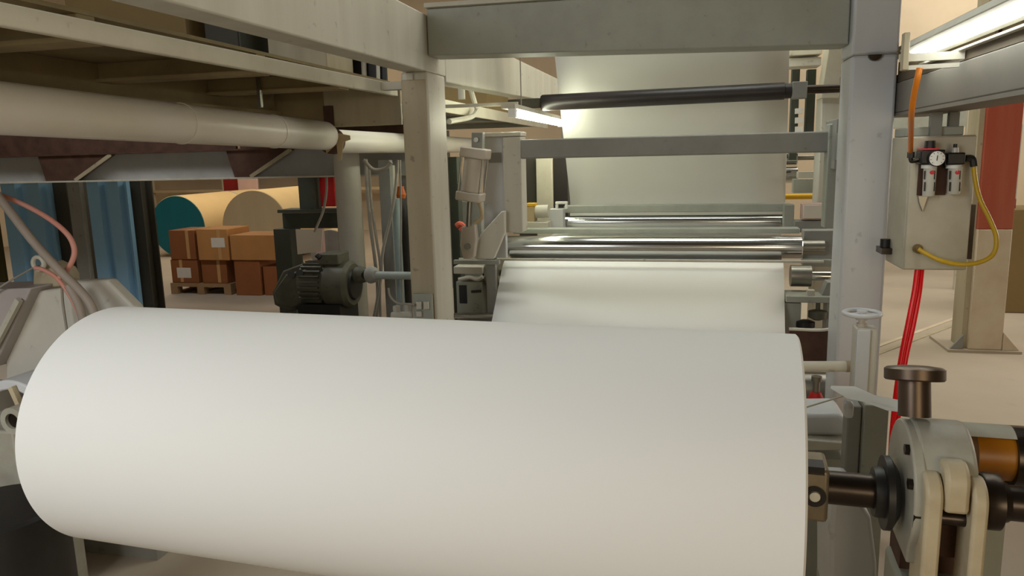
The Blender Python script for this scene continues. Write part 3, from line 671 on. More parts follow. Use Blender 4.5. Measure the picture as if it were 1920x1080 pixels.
# machine cabinets and bits standing on the deck, seen between the deck edge and the beam
tag(obj('control_cabinet', G().box((-2.95, 3.2, 1.913), (-2.30, 3.6, 2.9)), brownp, bevel=0.006), 'beige brown cabinet standing on the left walkway deck', 'cabinet')
o = thing('switch_cabinet', 'dark green narrow cabinet standing on the left walkway deck', 'cabinet', (-2.15, 3.4, 1.913))
obj('body', G().box((-2.27, 3.3, 1.913), (-2.08, 3.6, 2.7)), darkgreen, o, 0.006); obj('door', G().box((-2.26, 3.29, 1.95), (-2.09, 3.299, 2.65)), cabinet, o)
tag(obj('taupe_box', G().box((-2.03, 3.45, 1.913), (-1.72, 3.75, 2.5)), paint_tan, bevel=0.006), 'taupe upright box on the far corner of the left walkway deck', 'box')

o = thing('pipe_rack', 'dark rack with pale upright pipes on the left walkway deck near the left post', 'rack', (-1.68, 3.8, 1.913))
obj('back_panel', G().box((-1.90, 3.86, 1.913), (-1.585, 3.88, 2.6)), black, o)
for k in range(4): obj('pipe', G().cyl((-1.86+0.08*k, 3.835, 1.913), (-1.86+0.08*k+0.02, 3.835, 2.6), 0.010 + 0.004*(k == 2)), (paint, black, paint, paint)[k], o)
DZ = 1.686; DX2 = -1.95
o = thing('duct', 'thick white wrapped duct running under left walkway deck, rounded at its end', 'duct', (DX2, 2.4, DZ-0.077))
r = 0.077
obj('wrap', G().lathe((DX2, 0.9, DZ+0.006), V((0, 2.95, -0.058)), [(0, r), (2.93, r), (2.955, r-0.008), (2.972, r-0.026), (2.978, 0.03)], 36), ductmat, o)
for y in (1.7, 2.62, 3.3):
    obj('band', G().lathe((DX2, y, DZ+0.006-0.058*(y-0.9)/2.95), V((0, 2.95, -0.058)), [(0, r+0.0005), (0.0, r+0.003), (0.014, r+0.003), (0.014, r+0.0005)], 36, caps=False), ductmat, o)
for y in (3.2,):
    obj('hanger_strap', G().box((DX2-0.008, y, DZ+r-0.01), (DX2+0.008, y+0.02, 1.899)), steel, o)
o = thing('duct', 'thinner white duct continuing behind the left post toward the far machine', 'duct', (DX2, 5.4, 1.55))
obj('wrap', G().cyl((DX2, 3.892, 1.606), (DX2, 8.2, 1.606), 0.066, n=32), ductmat, o)
tape = [P(622, 262, Y=3.884), P(634, 250, Y=3.884), P(656, 254, Y=3.884), P(657, 262, Y=3.884), P(644, 266, Y=3.884), P(640, 300, Y=3.884), P(634, 302, Y=3.884), P(631, 270, Y=3.884), P(612, 288, Y=3.884), P(610, 278, Y=3.884)]
obj('torn_tape', G().prism(tape, (0, 0.004, 0)), kraft_end, o, label='torn tan tape hanging at the joint')
obj('flange_ring', G().lathe((DX2, 3.888, 1.606), (0, 1, 0), [(0, 0.0665), (0, 0.07), (0.045, 0.072), (0.045, 0.0665)], 24), rusty, o)
for y in (6.7, 7.8):
    obj('duct_stand', G().box((DX2-0.02, y, 0), (DX2+0.02, y+0.04, 1.55)), paint_grey, o)

IY = 5.6
z0 = 1.383
o = thing('cross_girder', 'grey steel girder with lower lip, below the white duct on the left', 'girder', (-4.3, IY+0.1, z0-0.012))
gx0, gx1 = -7.6, -2.12
obj('web_plate', G().box((gx0, IY+0.05, z0), (gx1, IY+0.07, 1.60)), mat('girder_grey', (166, 166, 163), 0.5, dirt=0.4, dirt_rgb=(120, 116, 112), scale=3), o)
obj('lower_flange', G().box((gx0, IY-0.02, z0-0.014), (gx1, IY+0.14, z0-0.001)), paint, o)
obj('upper_flange', G().box((gx0, IY-0.02, 1.601), (gx1, IY+0.14, 1.615)), rusty, o)
obj('upper_board', G().box((-3.66, IY+0.06, 1.616), (-2.12, IY+0.09, 1.79)), rusty, o)
obj('upper_board', G().box((gx0, IY+0.06, 1.616), (-3.7, IY+0.09, 2.05)), rusty, o, label='dark reddish board above the girder')
for (xa, xb, xc) in ((85, 140, 205), (440, 470, 545)):
    q = [P(xa-18, 262, Y=IY-0.01), P(xc, 262, Y=IY-0.01), P(xb, 330, Y=IY-0.01), P(xa, 331, Y=IY-0.01)]
    q[2].z = q[3].z = z0+0.001; q[0].z = q[1].z = 1.599
    obj('bracket_plate', G().prism(q, (0, 0.055, 0)), rusty, o, label='dark rusty triangular bracket')
    obj('bracket_edge', G().bar(q[1] + V((0, -0.002, 0)), q[2] + V((0, -0.002, 0)), 0.03, 0.012, up=(0, 1, 0)), paint_tan, o)
for x in (-7.4, -2.2):
    obj('girder_leg', G().box((x-0.05, IY+0.071, 0), (x+0.05, IY+0.139, z0-0.015)), paint_grey, o)

# second walkway beyond the posts with its lamp
o = thing('walkway_deck', 'far cream edged walkway deck behind the left post, above the fluorescent tube', 'deck', (-2.4, 6.5, 1.79))
obj('deck_plate', G().box((-3.6, 4.75, 1.852), (DX-0.02, 8.4, 1.872)), paint_green, o)
obj('edge_fascia', G().box((DX-0.019, 4.75, 1.79), (DX, 8.4, 1.872)), cream, o, 0.003)
for y in (4.9, 6.4, 7.9): obj('joist', G().box((-3.6, y, 1.80), (DX-0.02, y+0.06, 1.851)), paint_green, o)
for x, y in ((-1.72, 4.9), (-2.75, 8.2)): obj('deck_leg', G().box((x, y, 0), (x+0.08, y+0.08, 1.80)), paint_grey, o)
obj('kick_post', G().cyl(P(865, 160, X=DX-0.06), P(866, 186, X=DX-0.06), 0.025), paint, o)
obj('diagonal_pipe', G().tube([P(880, 160, X=-1.50), P(890, 192, X=-1.50), P(894, 206, X=-1.50), P(884, 219, X=-1.50), P(842, 228, X=-1.50)], 0.018), paint, o)
for (xa, ya, xb, yb, m, lab) in ((905, 160, 948, 208, brownp, 'brown carton standing on the far walkway deck behind the left post'),):
    a, b = P(xa, ya, X=DX-0.15), P(xb, yb, X=DX-0.15)
    tag(obj('carton', G().box((DX-0.5, a.y, 1.873), (DX-0.12, b.y, 2.18)), m, bevel=0.004), lab, 'carton')
fx = -0.985
o = thing('fluorescent_lamp', 'glowing tube lamp left of the upper web, under the black roller bracket', 'lamp', (fx, 5.0, 1.78))
p0, p1 = P(963, 216, X=fx), P(1051, 231, X=fx)
zm = (p0.z+p1.z)/2
obj('tube', G().cyl((fx, p0.y, zm), (fx, p1.y, zm), 0.017), tube_green, o)
obj('tray', G().box((fx-0.06, p0.y-0.05, zm+0.03), (fx+0.02, p1.y+0.05, zm+0.055)), paint, o)
obj('lamp_holder', G().box((fx-0.02, p0.y-0.05, zm-0.02), (fx+0.02, p0.y-0.001, zm+0.029)), whitep, o)
obj('lamp_holder', G().box((fx-0.02, p1.y+0.001, zm-0.02), (fx+0.02, p1.y+0.05, zm+0.029)), whitep, o)
obj('hanger', G().cyl((fx-0.02, p0.y+0.3, zm+0.055), (fx-0.02, p0.y+0.3, 2.3), 0.004, n=6), cable, o)
obj('bracket_arm', G().box((DX+0.001, p0.y+0.1, zm+0.056), (fx, p0.y+0.13, zm+0.075)), paint, o)

# behind the roller stand: brown panel, pale strip of web, dark column
block('panel_stack', 'brown panel and dark column standing left of the upper web, with pale strip between', 'panel',
      [('brown_panel', (975, 296, 1007, 640), 5.95, 0.05, cabinet), ('pale_strip', (1008, 296, 1037, 640), 5.9, 0.06, cream), ('dark_column', (1039, 290, 1066, 640), 6.0, 0.10, blackroll)])

o = thing('machine_housing', 'grey panelled housing of the next machine section far behind the upper web', 'housing', (-0.3, 9.3, 0))
for k in range(4):
    obj('panel', G().box((-1.5+0.6*k, 9.0, 0.05), (-0.91+0.6*k, 9.03, 2.75)), paint_green, o, 0.006)
obj('plinth', G().box((-1.5, 9.031, 0), (0.89, 9.6, 2.70)), paint_grey, o)
obj('roof_plate', G().box((-1.55, 8.98, 2.751), (0.94, 9.6, 2.80)), paint, o)
# ------------------------------------------------------------------ left foreground machine
Yg = 2.25
def q_(x, y, Y=Yg): return P(x, y, Y=Y)
o = thing('gearbox', 'pale grey slab sided gearbox housing behind the left end of the big roll', 'gearbox', (q_(140, 700).x, 2.4, 0))
obj('front_plate', G().prism([q_(30, 604), q_(62, 547), q_(117, 540), q_(128, 527), q_(200, 525), q_(252, 577), q_(262, 640), q_(262, 760), q_(10, 760), q_(10, 640)], (0, 0.05, 0)), mat('gearbox_paint', (204, 200, 188), 0.5, dirt=0.3, scale=5, spots=0.3), o, 0.008)
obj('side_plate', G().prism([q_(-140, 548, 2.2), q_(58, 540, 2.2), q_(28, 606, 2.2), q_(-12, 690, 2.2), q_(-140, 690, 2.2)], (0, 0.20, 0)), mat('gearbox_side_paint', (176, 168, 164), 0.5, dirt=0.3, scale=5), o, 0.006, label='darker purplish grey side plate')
obj('seam_rod', G().bar(q_(36, 562, 2.18), q_(-10, 650, 2.18), 0.02, 0.018, up=(0, 1, 0)), paint, o)
gx = [q_(-140, 690, 2.2).x, q_(258, 760).x]
obj('base', G().box((gx[0], 2.26, 0), (gx[1], 2.38, q_(100, 762).z+0.05)), paint_grey, o)
obj('lug', G().prism([q_(62, 500, 2.3), q_(80, 494, 2.3), q_(104, 506, 2.3), q_(112, 520, 2.3), q_(112, 538, 2.3), q_(60, 543, 2.3)], (0, 0.1, 0)), paint_tan, o, 0.008)
obj('lug_ring', G().torus(q_(72, 494, 2.28), (0, 1, 0), 0.024, 0.008, 20, 8), paint, o)
obj('clamp', G().prism([q_(112, 522, 2.24), q_(135, 525, 2.24), q_(140, 548, 2.24), q_(114, 544, 2.24)], (0, 0.04, 0)), paint_tan, o, 0.005)

def hose(name, label, pts, r, m, Y): 
    return tag(obj(name, G().tube([P(x, y, Y=(Y if len(p) == 0 else p[0])) for (x, y, *p) in pts], r, 10), m), label, 'hose' if 'hose' in name else 'cable')
hose('grey_hose', 'thick grey hose slanting down to the big roll at far left', [(-60, 300), (2, 375), (60, 450), (110, 505), (150, 545), (172, 575), (186, 620, 2.1)], 0.0145, greyhose, 2.12)
hose('pink_hose', 'dusty pink hose looping out from the thick grey hose at left', [(2, 366, 2.17), (50, 386, 2.17), (95, 412, 2.17), (127, 440, 2.17), (139, 466, 2.17), (136, 488, 2.165), (124, 508, 2.16), (112, 520, 2.16)], 0.009, pink, 2.15)
hose('thin_hose', 'thin pinkish hose arching over the gearbox lug into the big roll', [(66, 502), (82, 506), (105, 520), (125, 545), (142, 575), (156, 610)], 0.0075, pink, 2.205)
hose('flat_hose', 'grey hose running beside the thin pinkish hose on the gearbox', [(128, 535), (142, 560), (152, 585), (160, 625)], 0.014, greyhose, 2.16)
hose('drain_cable', 'thin grey cable hanging down the front of the gearbox', [(116, 540), (118, 570), (124, 610), (130, 650)], 0.0045, cable, 2.2)
hose('tie_wire', 'thin pale wire sloping to the gearbox lug at the left edge', [(-30, 560, 2.18), (10, 532, 2.18), (62, 502, 2.262)], 0.0035, cable, 2.2)

# chuck stand at the left end of the roll
lc = RA - RD*0.10
o = thing('chuck_stand', 'pale arched chuck stand with black hub at left end of the big roll', 'stand', (lc.x-0.1, lc.y+0.1, 0))
cA = P(12, 800, Y=1.75)
def arch(c, r, r2, Y, d, a0, a1, n=16):
    o_ = [V((c.x + cos(a0+(a1-a0)*i/n)*r, Y, c.z + sin(a0+(a1-a0)*i/n)*r)) for i in range(n+1)]
    i_ = [V((c.x + cos(a1+(a0-a1)*i/n)*r2, Y, c.z + sin(a1+(a0-a1)*i/n)*r2)) for i in range(n+1)]
    return G().prism(o_ + i_, (0, d, 0))
ca = P(28, 800, Y=1.80)
obj('arch', arch(ca, 0.150, 0.118, 1.80, 0.22, radians(20), radians(170)), paint_cool, o, 0.006)
obj('arch_back', G().lathe((ca.x, 1.95, ca.z), (0, 1, 0), [(0, 0.117), (0.05, 0.117)], 32), rusty, o)
obj('rib', G().bar(P(22, 725, Y=1.79), P(42, 770, Y=1.79), 0.016, 0.016), beige_cast, o)
cb = P(22, 790, Y=1.74)
obj('eye', arch(cb, 0.042, 0.024, 1.74, 0.10, 0, 2*pi, 28), castmat, o)
obj('eye_pin', G().cyl((cb.x, 1.75, cb.z), (cb.x, 1.83, cb.z), 0.0235), darksteel, o)
obj('frame', G().box((P(-90, 850, Y=1.86).x, 1.86, 0.0), (P(30, 850, Y=1.86).x, 2.08, P(0, 808, Y=1.86).z)), castmat, o, 0.008)
hb = RA - RD*0.29
tag(obj('oil_drum', G().lathe((hb.x-0.08, 1.56, 0), (0, 0, 1), [(0, 0.16), (0.01, 0.17), (0.56, 0.17), (0.57, 0.16)], 28), black), 'black drum below the chuck at the lower left corner', 'drum')

# ------------------------------------------------------------------ blue corrugated screens and dark cabinets
def corrugated(label, x0, x1, Y, ztop, n):
    a, b = P(x0, 430, Y=Y).x, P(x1, 430, Y=Y).x
    w_ = (b-a)/n; pts = []
    for k in range(n):
        s = a + k*w_
        pts += [(s, 0), (s+w_*0.58, 0), (s+w_*0.66, 0.06), (s+w_*0.92, 0.06)]
    pts.append((b, 0))
    g = G()
    poly = [V((x, Y+y, 0.0)) for x, y in pts] + [V((x, Y+y+0.006, 0.0)) for x, y in reversed(pts)]
    g.prism(poly, (0, 0, ztop))
    o = thing('sheet_screen', label, 'screen', ((a+b)/2, Y, 0))
    obj('corrugated_sheet', g, bluep, o)
    return o
s1 = corrugated('blue corrugated sheet screen at far left behind the pink hose', 12, 102, 5.95, 1.365, 2)
s2 = corrugated('blue corrugated sheet screen between dark cabinet and dark column at left', 172, 246, 5.95, 1.365, 2)
obj('edge_post', G().pbox(148, 338, 171, 720, 5.93, 0.05), paint_grey, s2, 0.003)
tag(obj('dark_cabinet', G().pbox(100, 338, 147, 720, 6.02, 0.4), cabinet, bevel=0.01), 'dark brown cabinet between the two blue corrugated screens', 'cabinet')
tag(obj('olive_curtain', G().pbox(-80, 338, 10, 740, 5.98, 0.05), mat('olive_cloth', (66, 58, 18), 0.9, dirt=0.5, scale=3, streak=True), bevel=0.006), 'dark olive curtain at the left edge beside the blue screen', 'curtain')
o = thing('dark_column', 'dark stained steel column right of the blue corrugated screens', 'column', (P(258, 600, Y=6.1).x, 6.15, 0))
cxa, cxb = P(247, 430, Y=6.05).x, P(272, 430, Y=6.05).x
obj('flange', G().box((cxa, 6.05, 0), (cxb, 6.065, 3.2)), cabinet, o)
obj('web_plate', G().box(((cxa+cxb)/2-0.008, 6.066, 0), ((cxa+cxb)/2+0.008, 6.2, 3.2)), cabinet, o)
obj('flange', G().box((cxa, 6.201, 0), (cxb, 6.216, 3.2)), cabinet, o)

# ------------------------------------------------------------------ stored rolls, cartons, pallet
def stored_roll(name, label, x, y, ytop, Y, L, end_m, body_m, band=False):
    c = P(x, y, Y=Y); r = P(x, ytop, Y=Y).z - c.z
    o = thing(name, label, 'paper roll', (c.x, Y+L/2, max(0, c.z-r)))
    c.z = max(c.z, r)
    obj('body', G().lathe((c.x, Y, c.z), (0, 1, 0), [(0, 0.05), (0, r-0.006), (0.006, r), (L, r), (L, 0.05)], 64, caps=False), body_m, o)
    obj('end_cover', G().lathe((c.x, Y-0.012, c.z), (0, 1, 0), [(0, r-0.01), (0.011, r-0.006)], 64), end_m, o)
    if band: obj('band', G().lathe((c.x, Y+L*0.62, c.z), (0, 1, 0), [(0, r+0.001), (0, r+0.006), (0.07, r+0.006), (0.07, r+0.001)], 64, caps=False), cream, o)
    return o
stored_roll('wrapped_roll', 'stored paper roll with teal end cover behind the cartons', 335, 433, 375, 10.6, 2.2, teal, kraft, True)
stored_roll('kraft_roll', 'stored kraft paper roll with bare beige end, right of the teal one', 480, 436, 366, 9.9, 2.0, kraft_end, kraft)
stored_roll('grey_roll', 'stored roll with grey end seen behind the motor under the dark green gantry', 622, 480, 437, 9.0, 0.35, paint_grey, kraft)

PY = 7.5
def carton_box(label, x0, y0, x1, y1, Y, d, m, lab=None, tape=None, group=None, z0=None, ztop=None):
    a, b = P(x0, (y0+y1)/2, Y=Y).x, P(x1, (y0+y1)/2, Y=Y).x
    zb, zt_ = P((x0+x1)/2, y1, Y=Y).z, P((x0+x1)/2, y0, Y=Y).z
    if z0 is not None: zb = z0
    if ztop is not None: zt_ = ztop
    o = thing('carton', label, 'carton', ((a+b)/2, Y+d/2, zb), group)
    obj('body', G().box((a, Y, zb), (b, Y+d, zt_)), m, o, 0.006)
    if lab: 
        lx, ly, lX, lY = lab
        obj('label', G().pbox(lx, ly, lX, lY, Y-0.003, 0.0025), label_white, o, label='white paper label')
    if tape:
        tx = P(tape, (y0+y1)/2, Y=Y).x
        obj('tape', G().box((tx-0.02, Y-0.002, zb+0.01), (tx+0.02, Y-0.0005, zt_)), mat('carton_tape', (190, 144, 92), 0.4), o)
        obj('tape_top', G().box((tx-0.02, Y, zt_+0.0003), (tx+0.02, Y+d, zt_+0.0018)), MATS['carton_tape'], o)
    return o, zt_
zpal = 0.13
xa, xb = P(322, 556, Y=PY).x, P(434, 556, Y=PY).x
o = thing('pallet', 'wooden pallet under the stacked brown cartons', 'pallet', ((xa+xb)/2, PY+0.35, 0))
for k in range(3):
    bx = xa + (xb-xa-0.09)*k/2
    for j in range(3): obj('block', G().box((bx, PY+j*0.33, 0.022), (bx+0.09, PY+0.09+j*0.33, 0.088)), wood, o)
    obj('bottom_board', G().box((bx, PY, 0), (bx+0.09, PY+0.75, 0.0215)), wood, o)
for j in range(6): obj('top_board', G().box((xa, PY+j*0.13, 0.0885), (xb, PY+0.10+j*0.13, zpal-0.001)), wood, o)
zm1 = P(345, 487, Y=PY+0.03).z
_, t1_ = carton_box('lower left brown carton on the pallet, with white label', 322, 488, 372, 544, PY+0.03, 0.42, carton_dark, (332, 502, 358, 521), 341, z0=zpal, ztop=zm1)
carton_box('upper left brown carton on the pallet, darker than its neighbour', 318, 432, 366, 487, PY+0.02, 0.42, carton_dark, None, 352, z0=t1_+0.003)
_, t2_ = carton_box('lower right brown carton on the pallet, without label', 379, 488, 426, 544, PY+0.03, 0.42, carton_dark, None, 411, z0=zpal, ztop=zm1)
carton_box('upper right brown carton on the pallet, with white label near its top', 370, 430, 428, 487, PY-0.02, 0.44, carton, (396, 446, 421, 464), 411, z0=t2_+0.003)
_, t3_ = carton_box('tall brown carton standing on floor right of the pallet', 441, 488, 488, 560, PY, 0.42, carton_dark, z0=0.0)
carton_box('wide light brown carton on top of the tall floor carton', 432, 441, 517, 486, PY-0.02, 0.46, carton, z0=t3_+0.003)
carton_box('half hidden brown carton on floor behind the motor', 495, 500, 540, 565, PY+0.03, 0.4, carton_dark, z0=0.0)

# far shelves and panels above the stored rolls
o = thing('storage_rack', 'beige storage rack along the far wall behind the stored rolls', 'rack', (P(400, 400, Y=14.2).x, 14.4, 0))
for z, lab in ((0.9, 1), (1.45, 2), (1.9, 3)): 
    obj('shelf', G().box((-11.5, 14.2, z), (-6.0, 14.8, z+0.05)), kraft_end, o)
for x in (-11.5, -9.7, -7.9, -6.08): obj('upright', G().box((x, 14.21, 0), (x+0.08, 14.29, 2.2)), paint_tan, o)
def far_panel(name, label, cat, x0, y0, x1, y1, Y, d, m):
    a, b = P(x0, (y0+y1)/2, Y=Y).x, P(x1, (y0+y1)/2, Y=Y).x
    t = P((x0+x1)/2, y0, Y=Y).z
    return tag(obj(name, G().box((a, Y, 0), (b, Y+d, t)), m, bevel=0.01), label, cat)
far_panel('dark_red_board', 'dark red board standing behind the two stored rolls', 'board', 419, 320, 446, 380, 12.9, 0.05, darkred)
far_panel('pink_board', 'pinkish grey board standing right of the dark red board', 'board', 446, 320, 483, 380, 12.8, 0.05, pinkpanel)
far_panel('pale_board', 'pale pinkish board left of the bright red board', 'board', 584, 320, 600, 400, 8.6, 0.05, pinkpanel)

# ------------------------------------------------------------------ dark green frame with notice
o = thing('gantry', 'dark green steel gantry behind the motor with a flat top flange', 'gantry', (P(580, 600, Y=6.3).x, 6.3, 0))
obj('top_flange', G().pbox(520, 393, 642, 399, 6.25, 0.25), darkgreen, o)
obj('beam_web', G().pbox(530, 399.5, 640, 428, 6.33, 0.03), darkgreen, o)
cx0, cx1 = P(522, 500, Y=6.3).x, P(553, 500, Y=6.3).x
obj('post', G().box((cx0, 6.26, 0), (cx1, 6.46, P(540, 429, Y=6.3).z)), darkgreen, o, 0.004)
cx0, cx1 = P(632, 500, Y=6.3).x, P(644, 500, Y=6.3).x
obj('post', G().box((cx0, 6.36, 0), (cx1, 6.46, P(640, 400, Y=6.3).z-0.02)), darkgreen, o, 0.004)
obj('upper_post', G().pbox(559, 300, 586, 392.5, 6.3, 0.15), darkgreen, o)
ra_, rb_ = P(600, 360, Y=6.36), P(627, 360, Y=6.36)
tag(obj('red_board', G().box((ra_.x, 6.36, P(610, 393, Y=6.25).z+0.02), (rb_.x, 6.40, 1.75)), brightred, bevel=0.004), 'bright red board standing on the dark green gantry, left of the grey pipe', 'board')
o = obj('notice_sheet', G().prism([P(554, 430, Y=6.2), P(605, 430, Y=6.18), P(602, 472, Y=6.18), P(558, 477, Y=6.2)], (0, 0.01, 0)), label_white)
tag(o, 'pale blank notice sheet hanging on the dark green gantry above the motor', 'notice')
hose('hanging_cable', 'pale thin cable hanging in front of the bright red board', [(612, 325), (612, 360), (606, 395), (596, 420), (590, 435)], 0.012, cable, 6.1)

# ------------------------------------------------------------------ pipe column
pyY = 5.15
pc = P(659, 450, Y=pyY); pr = 0.094
o = thing('pipe_column', 'thick grey pipe column standing behind the motor', 'column', (pc.x, pyY, 0))
obj('pipe', G().cyl((pc.x, pyY, 0.012), (pc.x, pyY, 1.56), pr, n=32), mat('pipe_grey', (186, 183, 172), 0.5, dirt=0.3, scale=5), o)
obj('foot_plate', G().box((pc.x-0.14, pyY-0.14, 0), (pc.x+0.14, pyY+0.14, 0.0115)), mat('pipe_grey', (186, 183, 172), 0.5, dirt=0.3, scale=5), o)
obj('cap', G().box((pc.x-0.11, pyY-0.11, 1.561), (pc.x+0.11, pyY+0.11, 1.575)), mat('pipe_grey', (186, 183, 172), 0.5, dirt=0.3, scale=5), o)

# ------------------------------------------------------------------ motor and drive shaft
MY = 4.3
def mq(x, y, Y=MY): return P(x, y, Y=Y)
mc = mq(600, 532); mc1 = mq(660, 529)
mz = mc.z
o = thing('electric_motor', 'dark oily electric motor with cooling fins behind the big roll', 'motor', (mc.x, MY, 0.42))
def mcyl(x0, x1, prof_r, mm, name, n=36, par=None, caps=True):
    a = P(x0, 530, Y=MY).x; b = P(x1, 530, Y=MY).x
    return obj(name, G().lathe((a, MY, mz), (1, 0, 0), [(t*(b-a), r) for t, r in prof_r], n, caps), mm, par or o)
mb = mcyl(574, 622, [(0, 0.128), (1, 0.128)], motorgreen, 'body')
a = P(578, 530, Y=MY).x; b = P(616, 530, Y=MY).x
for k in range(26):
    an = 2*pi*k/26
    c = V((0, cos(an), sin(an)))
    obj('fin', G().bar(V((a, MY, mz)) + c*0.139, V((b, MY, mz)) + c*0.139, 0.022, 0.009, up=c.cross(V((1, 0, 0)))), motorgreen, mb)
mcyl(622, 664, [(0, 0.128), (0.0, 0.148), (0.05, 0.152), (0.85, 0.15), (1.0, 0.13)], motorgreen, 'fan_cowl')
mcyl(664.2, 668, [(0, 0.10), (1, 0.09)], black, 'end_shield')
gb = obj('gear_case', G().prism([mq(510, 548), mq(530, 508), mq(573, 492), mq(573, 578), mq(540, 585), mq(514, 572)], (0, 0.2, 0)).prism([mq(512, 548, MY-0.1), mq(535, 515, MY-0.1), mq(573, 505, MY-0.1), mq(573, 570, MY-0.1), mq(545, 578, MY-0.1), mq(520, 570, MY-0.1)], (0, 0.099, 0)), motorgreen, o, 0.01)
for x, y in ((546, 515), (562, 512)): obj('cover_cap', G().cyl(mq(x, y, MY-0.102), mq(x, y, MY-0.125), 0.022), black, o)
tb = obj('terminal_box', G().pbox(596, 476, 634, 497, MY-0.09, 0.16), motorgreen, o, 0.008)
obj('gland', G().cyl(mq(600, 484, MY-0.10), mq(594, 478, MY-0.10), 0.016), black, o)
obj('foot', G().box((P(578, 580, Y=MY).x, MY-0.13, 0.425), (P(655, 580, Y=MY).x, MY+0.13, mz-0.11)), black, o)
o = thing('motor_bench', 'black oily bench under the electric motor', 'bench', (mc.x, MY, 0))
ba, bb = P(500, 590, Y=MY).x, P(700, 590, Y=MY).x
obj('top', G().box((ba, MY-0.28, 0.385), (bb, MY+0.3, 0.424)), black, o, 0.006)
for x in (ba+0.04, bb-0.04):
    for y in (MY-0.24, MY+0.26): obj('leg', G().box((x-0.03, y-0.03, 0), (x+0.03, y+0.03, 0.3845)), darksteel, o)
tag(obj('plastic_sheet', G().tube([(bb-0.35, MY-0.2, 0.437), (bb-0.25, MY-0.22, 0.445), (bb-0.12, MY-0.16, 0.44), (bb-0.03, MY-0.2, 0.437)], 0.012), black), 'crumpled black sheet edge on the bench right of the motor', 'sheet')

j0, j1 = P(669, 516, Y=MY), P(764, 519, Y=4.05)
o = thing('cardan_shaft', 'pale cardan shaft with knuckle joint between motor and left post', 'shaft', (j0+j1)/2 - V((0, 0, 0.05)))
d = (j1-j0).normalized()
obj('yoke', G().lathe(P(672, 515, Y=MY), d, [(0, 0.03), (0.01, 0.055), (0.05, 0.05), (0.07, 0.03)], 20), motorgreen, o)
kx = P(690, 514, Y=MY-0.02)
obj('cross', G().cyl(kx - V((0, 0.055, 0)), kx + V((0, 0.05, 0)), 0.022), darksteel, o)
obj('yoke', G().lathe(P(692, 515, Y=MY-0.04), d, [(0, 0.03), (0.02, 0.055), (0.05, 0.048), (0.07, 0.026)], 20), paint_grey, o)
obj('tube', G().cyl(P(706, 516, Y=MY-0.06), P(772, 517, Y=MY-0.06), 0.024), mat('pale_blue_paint', (150, 158, 152), 0.5, dirt=0.3), o)

# ------------------------------------------------------------------ cables and conduits between pipe column and left post
CY = 4.55
for i, (lab, pts, r, m) in enumerate((
    ('dusty cable hanging in a wide loop right of the pipe column', [(686, 298), (688, 350), (694, 420), (702, 480), (708, 540), (706, 600), (700, 660)], 0.012, cable),
    ('second dusty cable twisting down beside the wide loop', [(692, 310), (696, 380), (706, 450), (713, 500), (712, 560), (716, 640)], 0.010, cable),
    ('slanting grey cable crossing the dusty cables toward the motor bench', [(746, 300), (742, 350), (732, 410), (718, 470), (714, 520), (704, 580), (690, 640)], 0.011, cable),
    ('thin pale cable drooping to the outlet plate on the left post', [(728, 540), (732, 556), (745, 568), (762, 570), (776, 571)], 0.006, cable),
    ('thin grey cable hugging the edge of the left post', [(750, 300), (752, 400), (752, 480), (754, 560), (756, 640)], 0.006, cable),
    ('bent grey cable end at the girder end above the conduits', [(682, 300), (700, 318), (722, 316), (734, 304)], 0.012, cable),
)):
    hose('hanging_cable', lab, pts, r, m, (4.80, 4.73, 4.66, 3.52, 4.52, 4.42)[i])
def pole(name, label, cat, x, y0, Y, r, m, y1=None, square=False):
    a = P(x, y0, Y=Y)
    g = G().cyl((a.x, Y, 0), (a.x, Y, a.z), r) if not square else G().box((a.x-r, Y-0.03, 0), (a.x+r, Y+0.03, a.z))
    return tag(obj(name, g, m), label, cat)
pole('conduit', 'pale teal conduit standing just left of the left post', 'conduit', 742, 372, 4.75, 0.027, mat('pale_teal_paint', (138, 152, 150), 0.5, dirt=0.3))
pole('flat_bar', 'grey flat bar upright left of the pale teal conduit', 'bar', 722, 300, 4.85, 0.04, paint_grey, square=True)
pole('flat_bar', 'narrow pale flat bar between teal conduit and left post', 'bar', 733, 310, 4.96, 0.016, paint, square=True)
z = P(751, 372, Y=5.3)
o = thing('bottle', 'tall black bottle with orange cap, half hidden by the left post', 'bottle', (z.x, z.y, 0))
obj('body', G().lathe((z.x, z.y, 0), (0, 0, 1), [(0, 0.05), (z.z-0.25, 0.05), (z.z-0.2, 0.06), (z.z-0.08, 0.055), (z.z-0.002, 0.03)], 18), black, o)
obj('cap', G().lathe(z, (0, 0, 1), [(0, 0.035), (0.03, 0.045), (0.07, 0.03), (0.09, 0.03)], 18), mat('orange_cap_plastic', (208, 112, 50), 0.5), o, label='orange cap')
o = thing('valve_cluster', 'dusty pale pipe fittings low beside the foot of the left post', 'valve', P(755, 620, Y=3.75))
obj('manifold', G().cyl(P(735, 592, Y=3.75), P(775, 590, Y=3.75), 0.02), paint, o)
obj('nut', G().lathe(P(744, 584, Y=3.72), (0, 0, 1), [(0, 0.022), (0.03, 0.022)], 6), paint, o)
obj('nut', G().lathe(P(766, 583, Y=3.72), (0, 0, 1), [(0, 0.022), (0.04, 0.022)], 6), paint, o)
a = P(755, 592, Y=3.75); obj('stand_pipe', G().cyl((a.x, 3.75, 0), (a.x, 3.75, a.z-0.01), 0.018), paint, o)

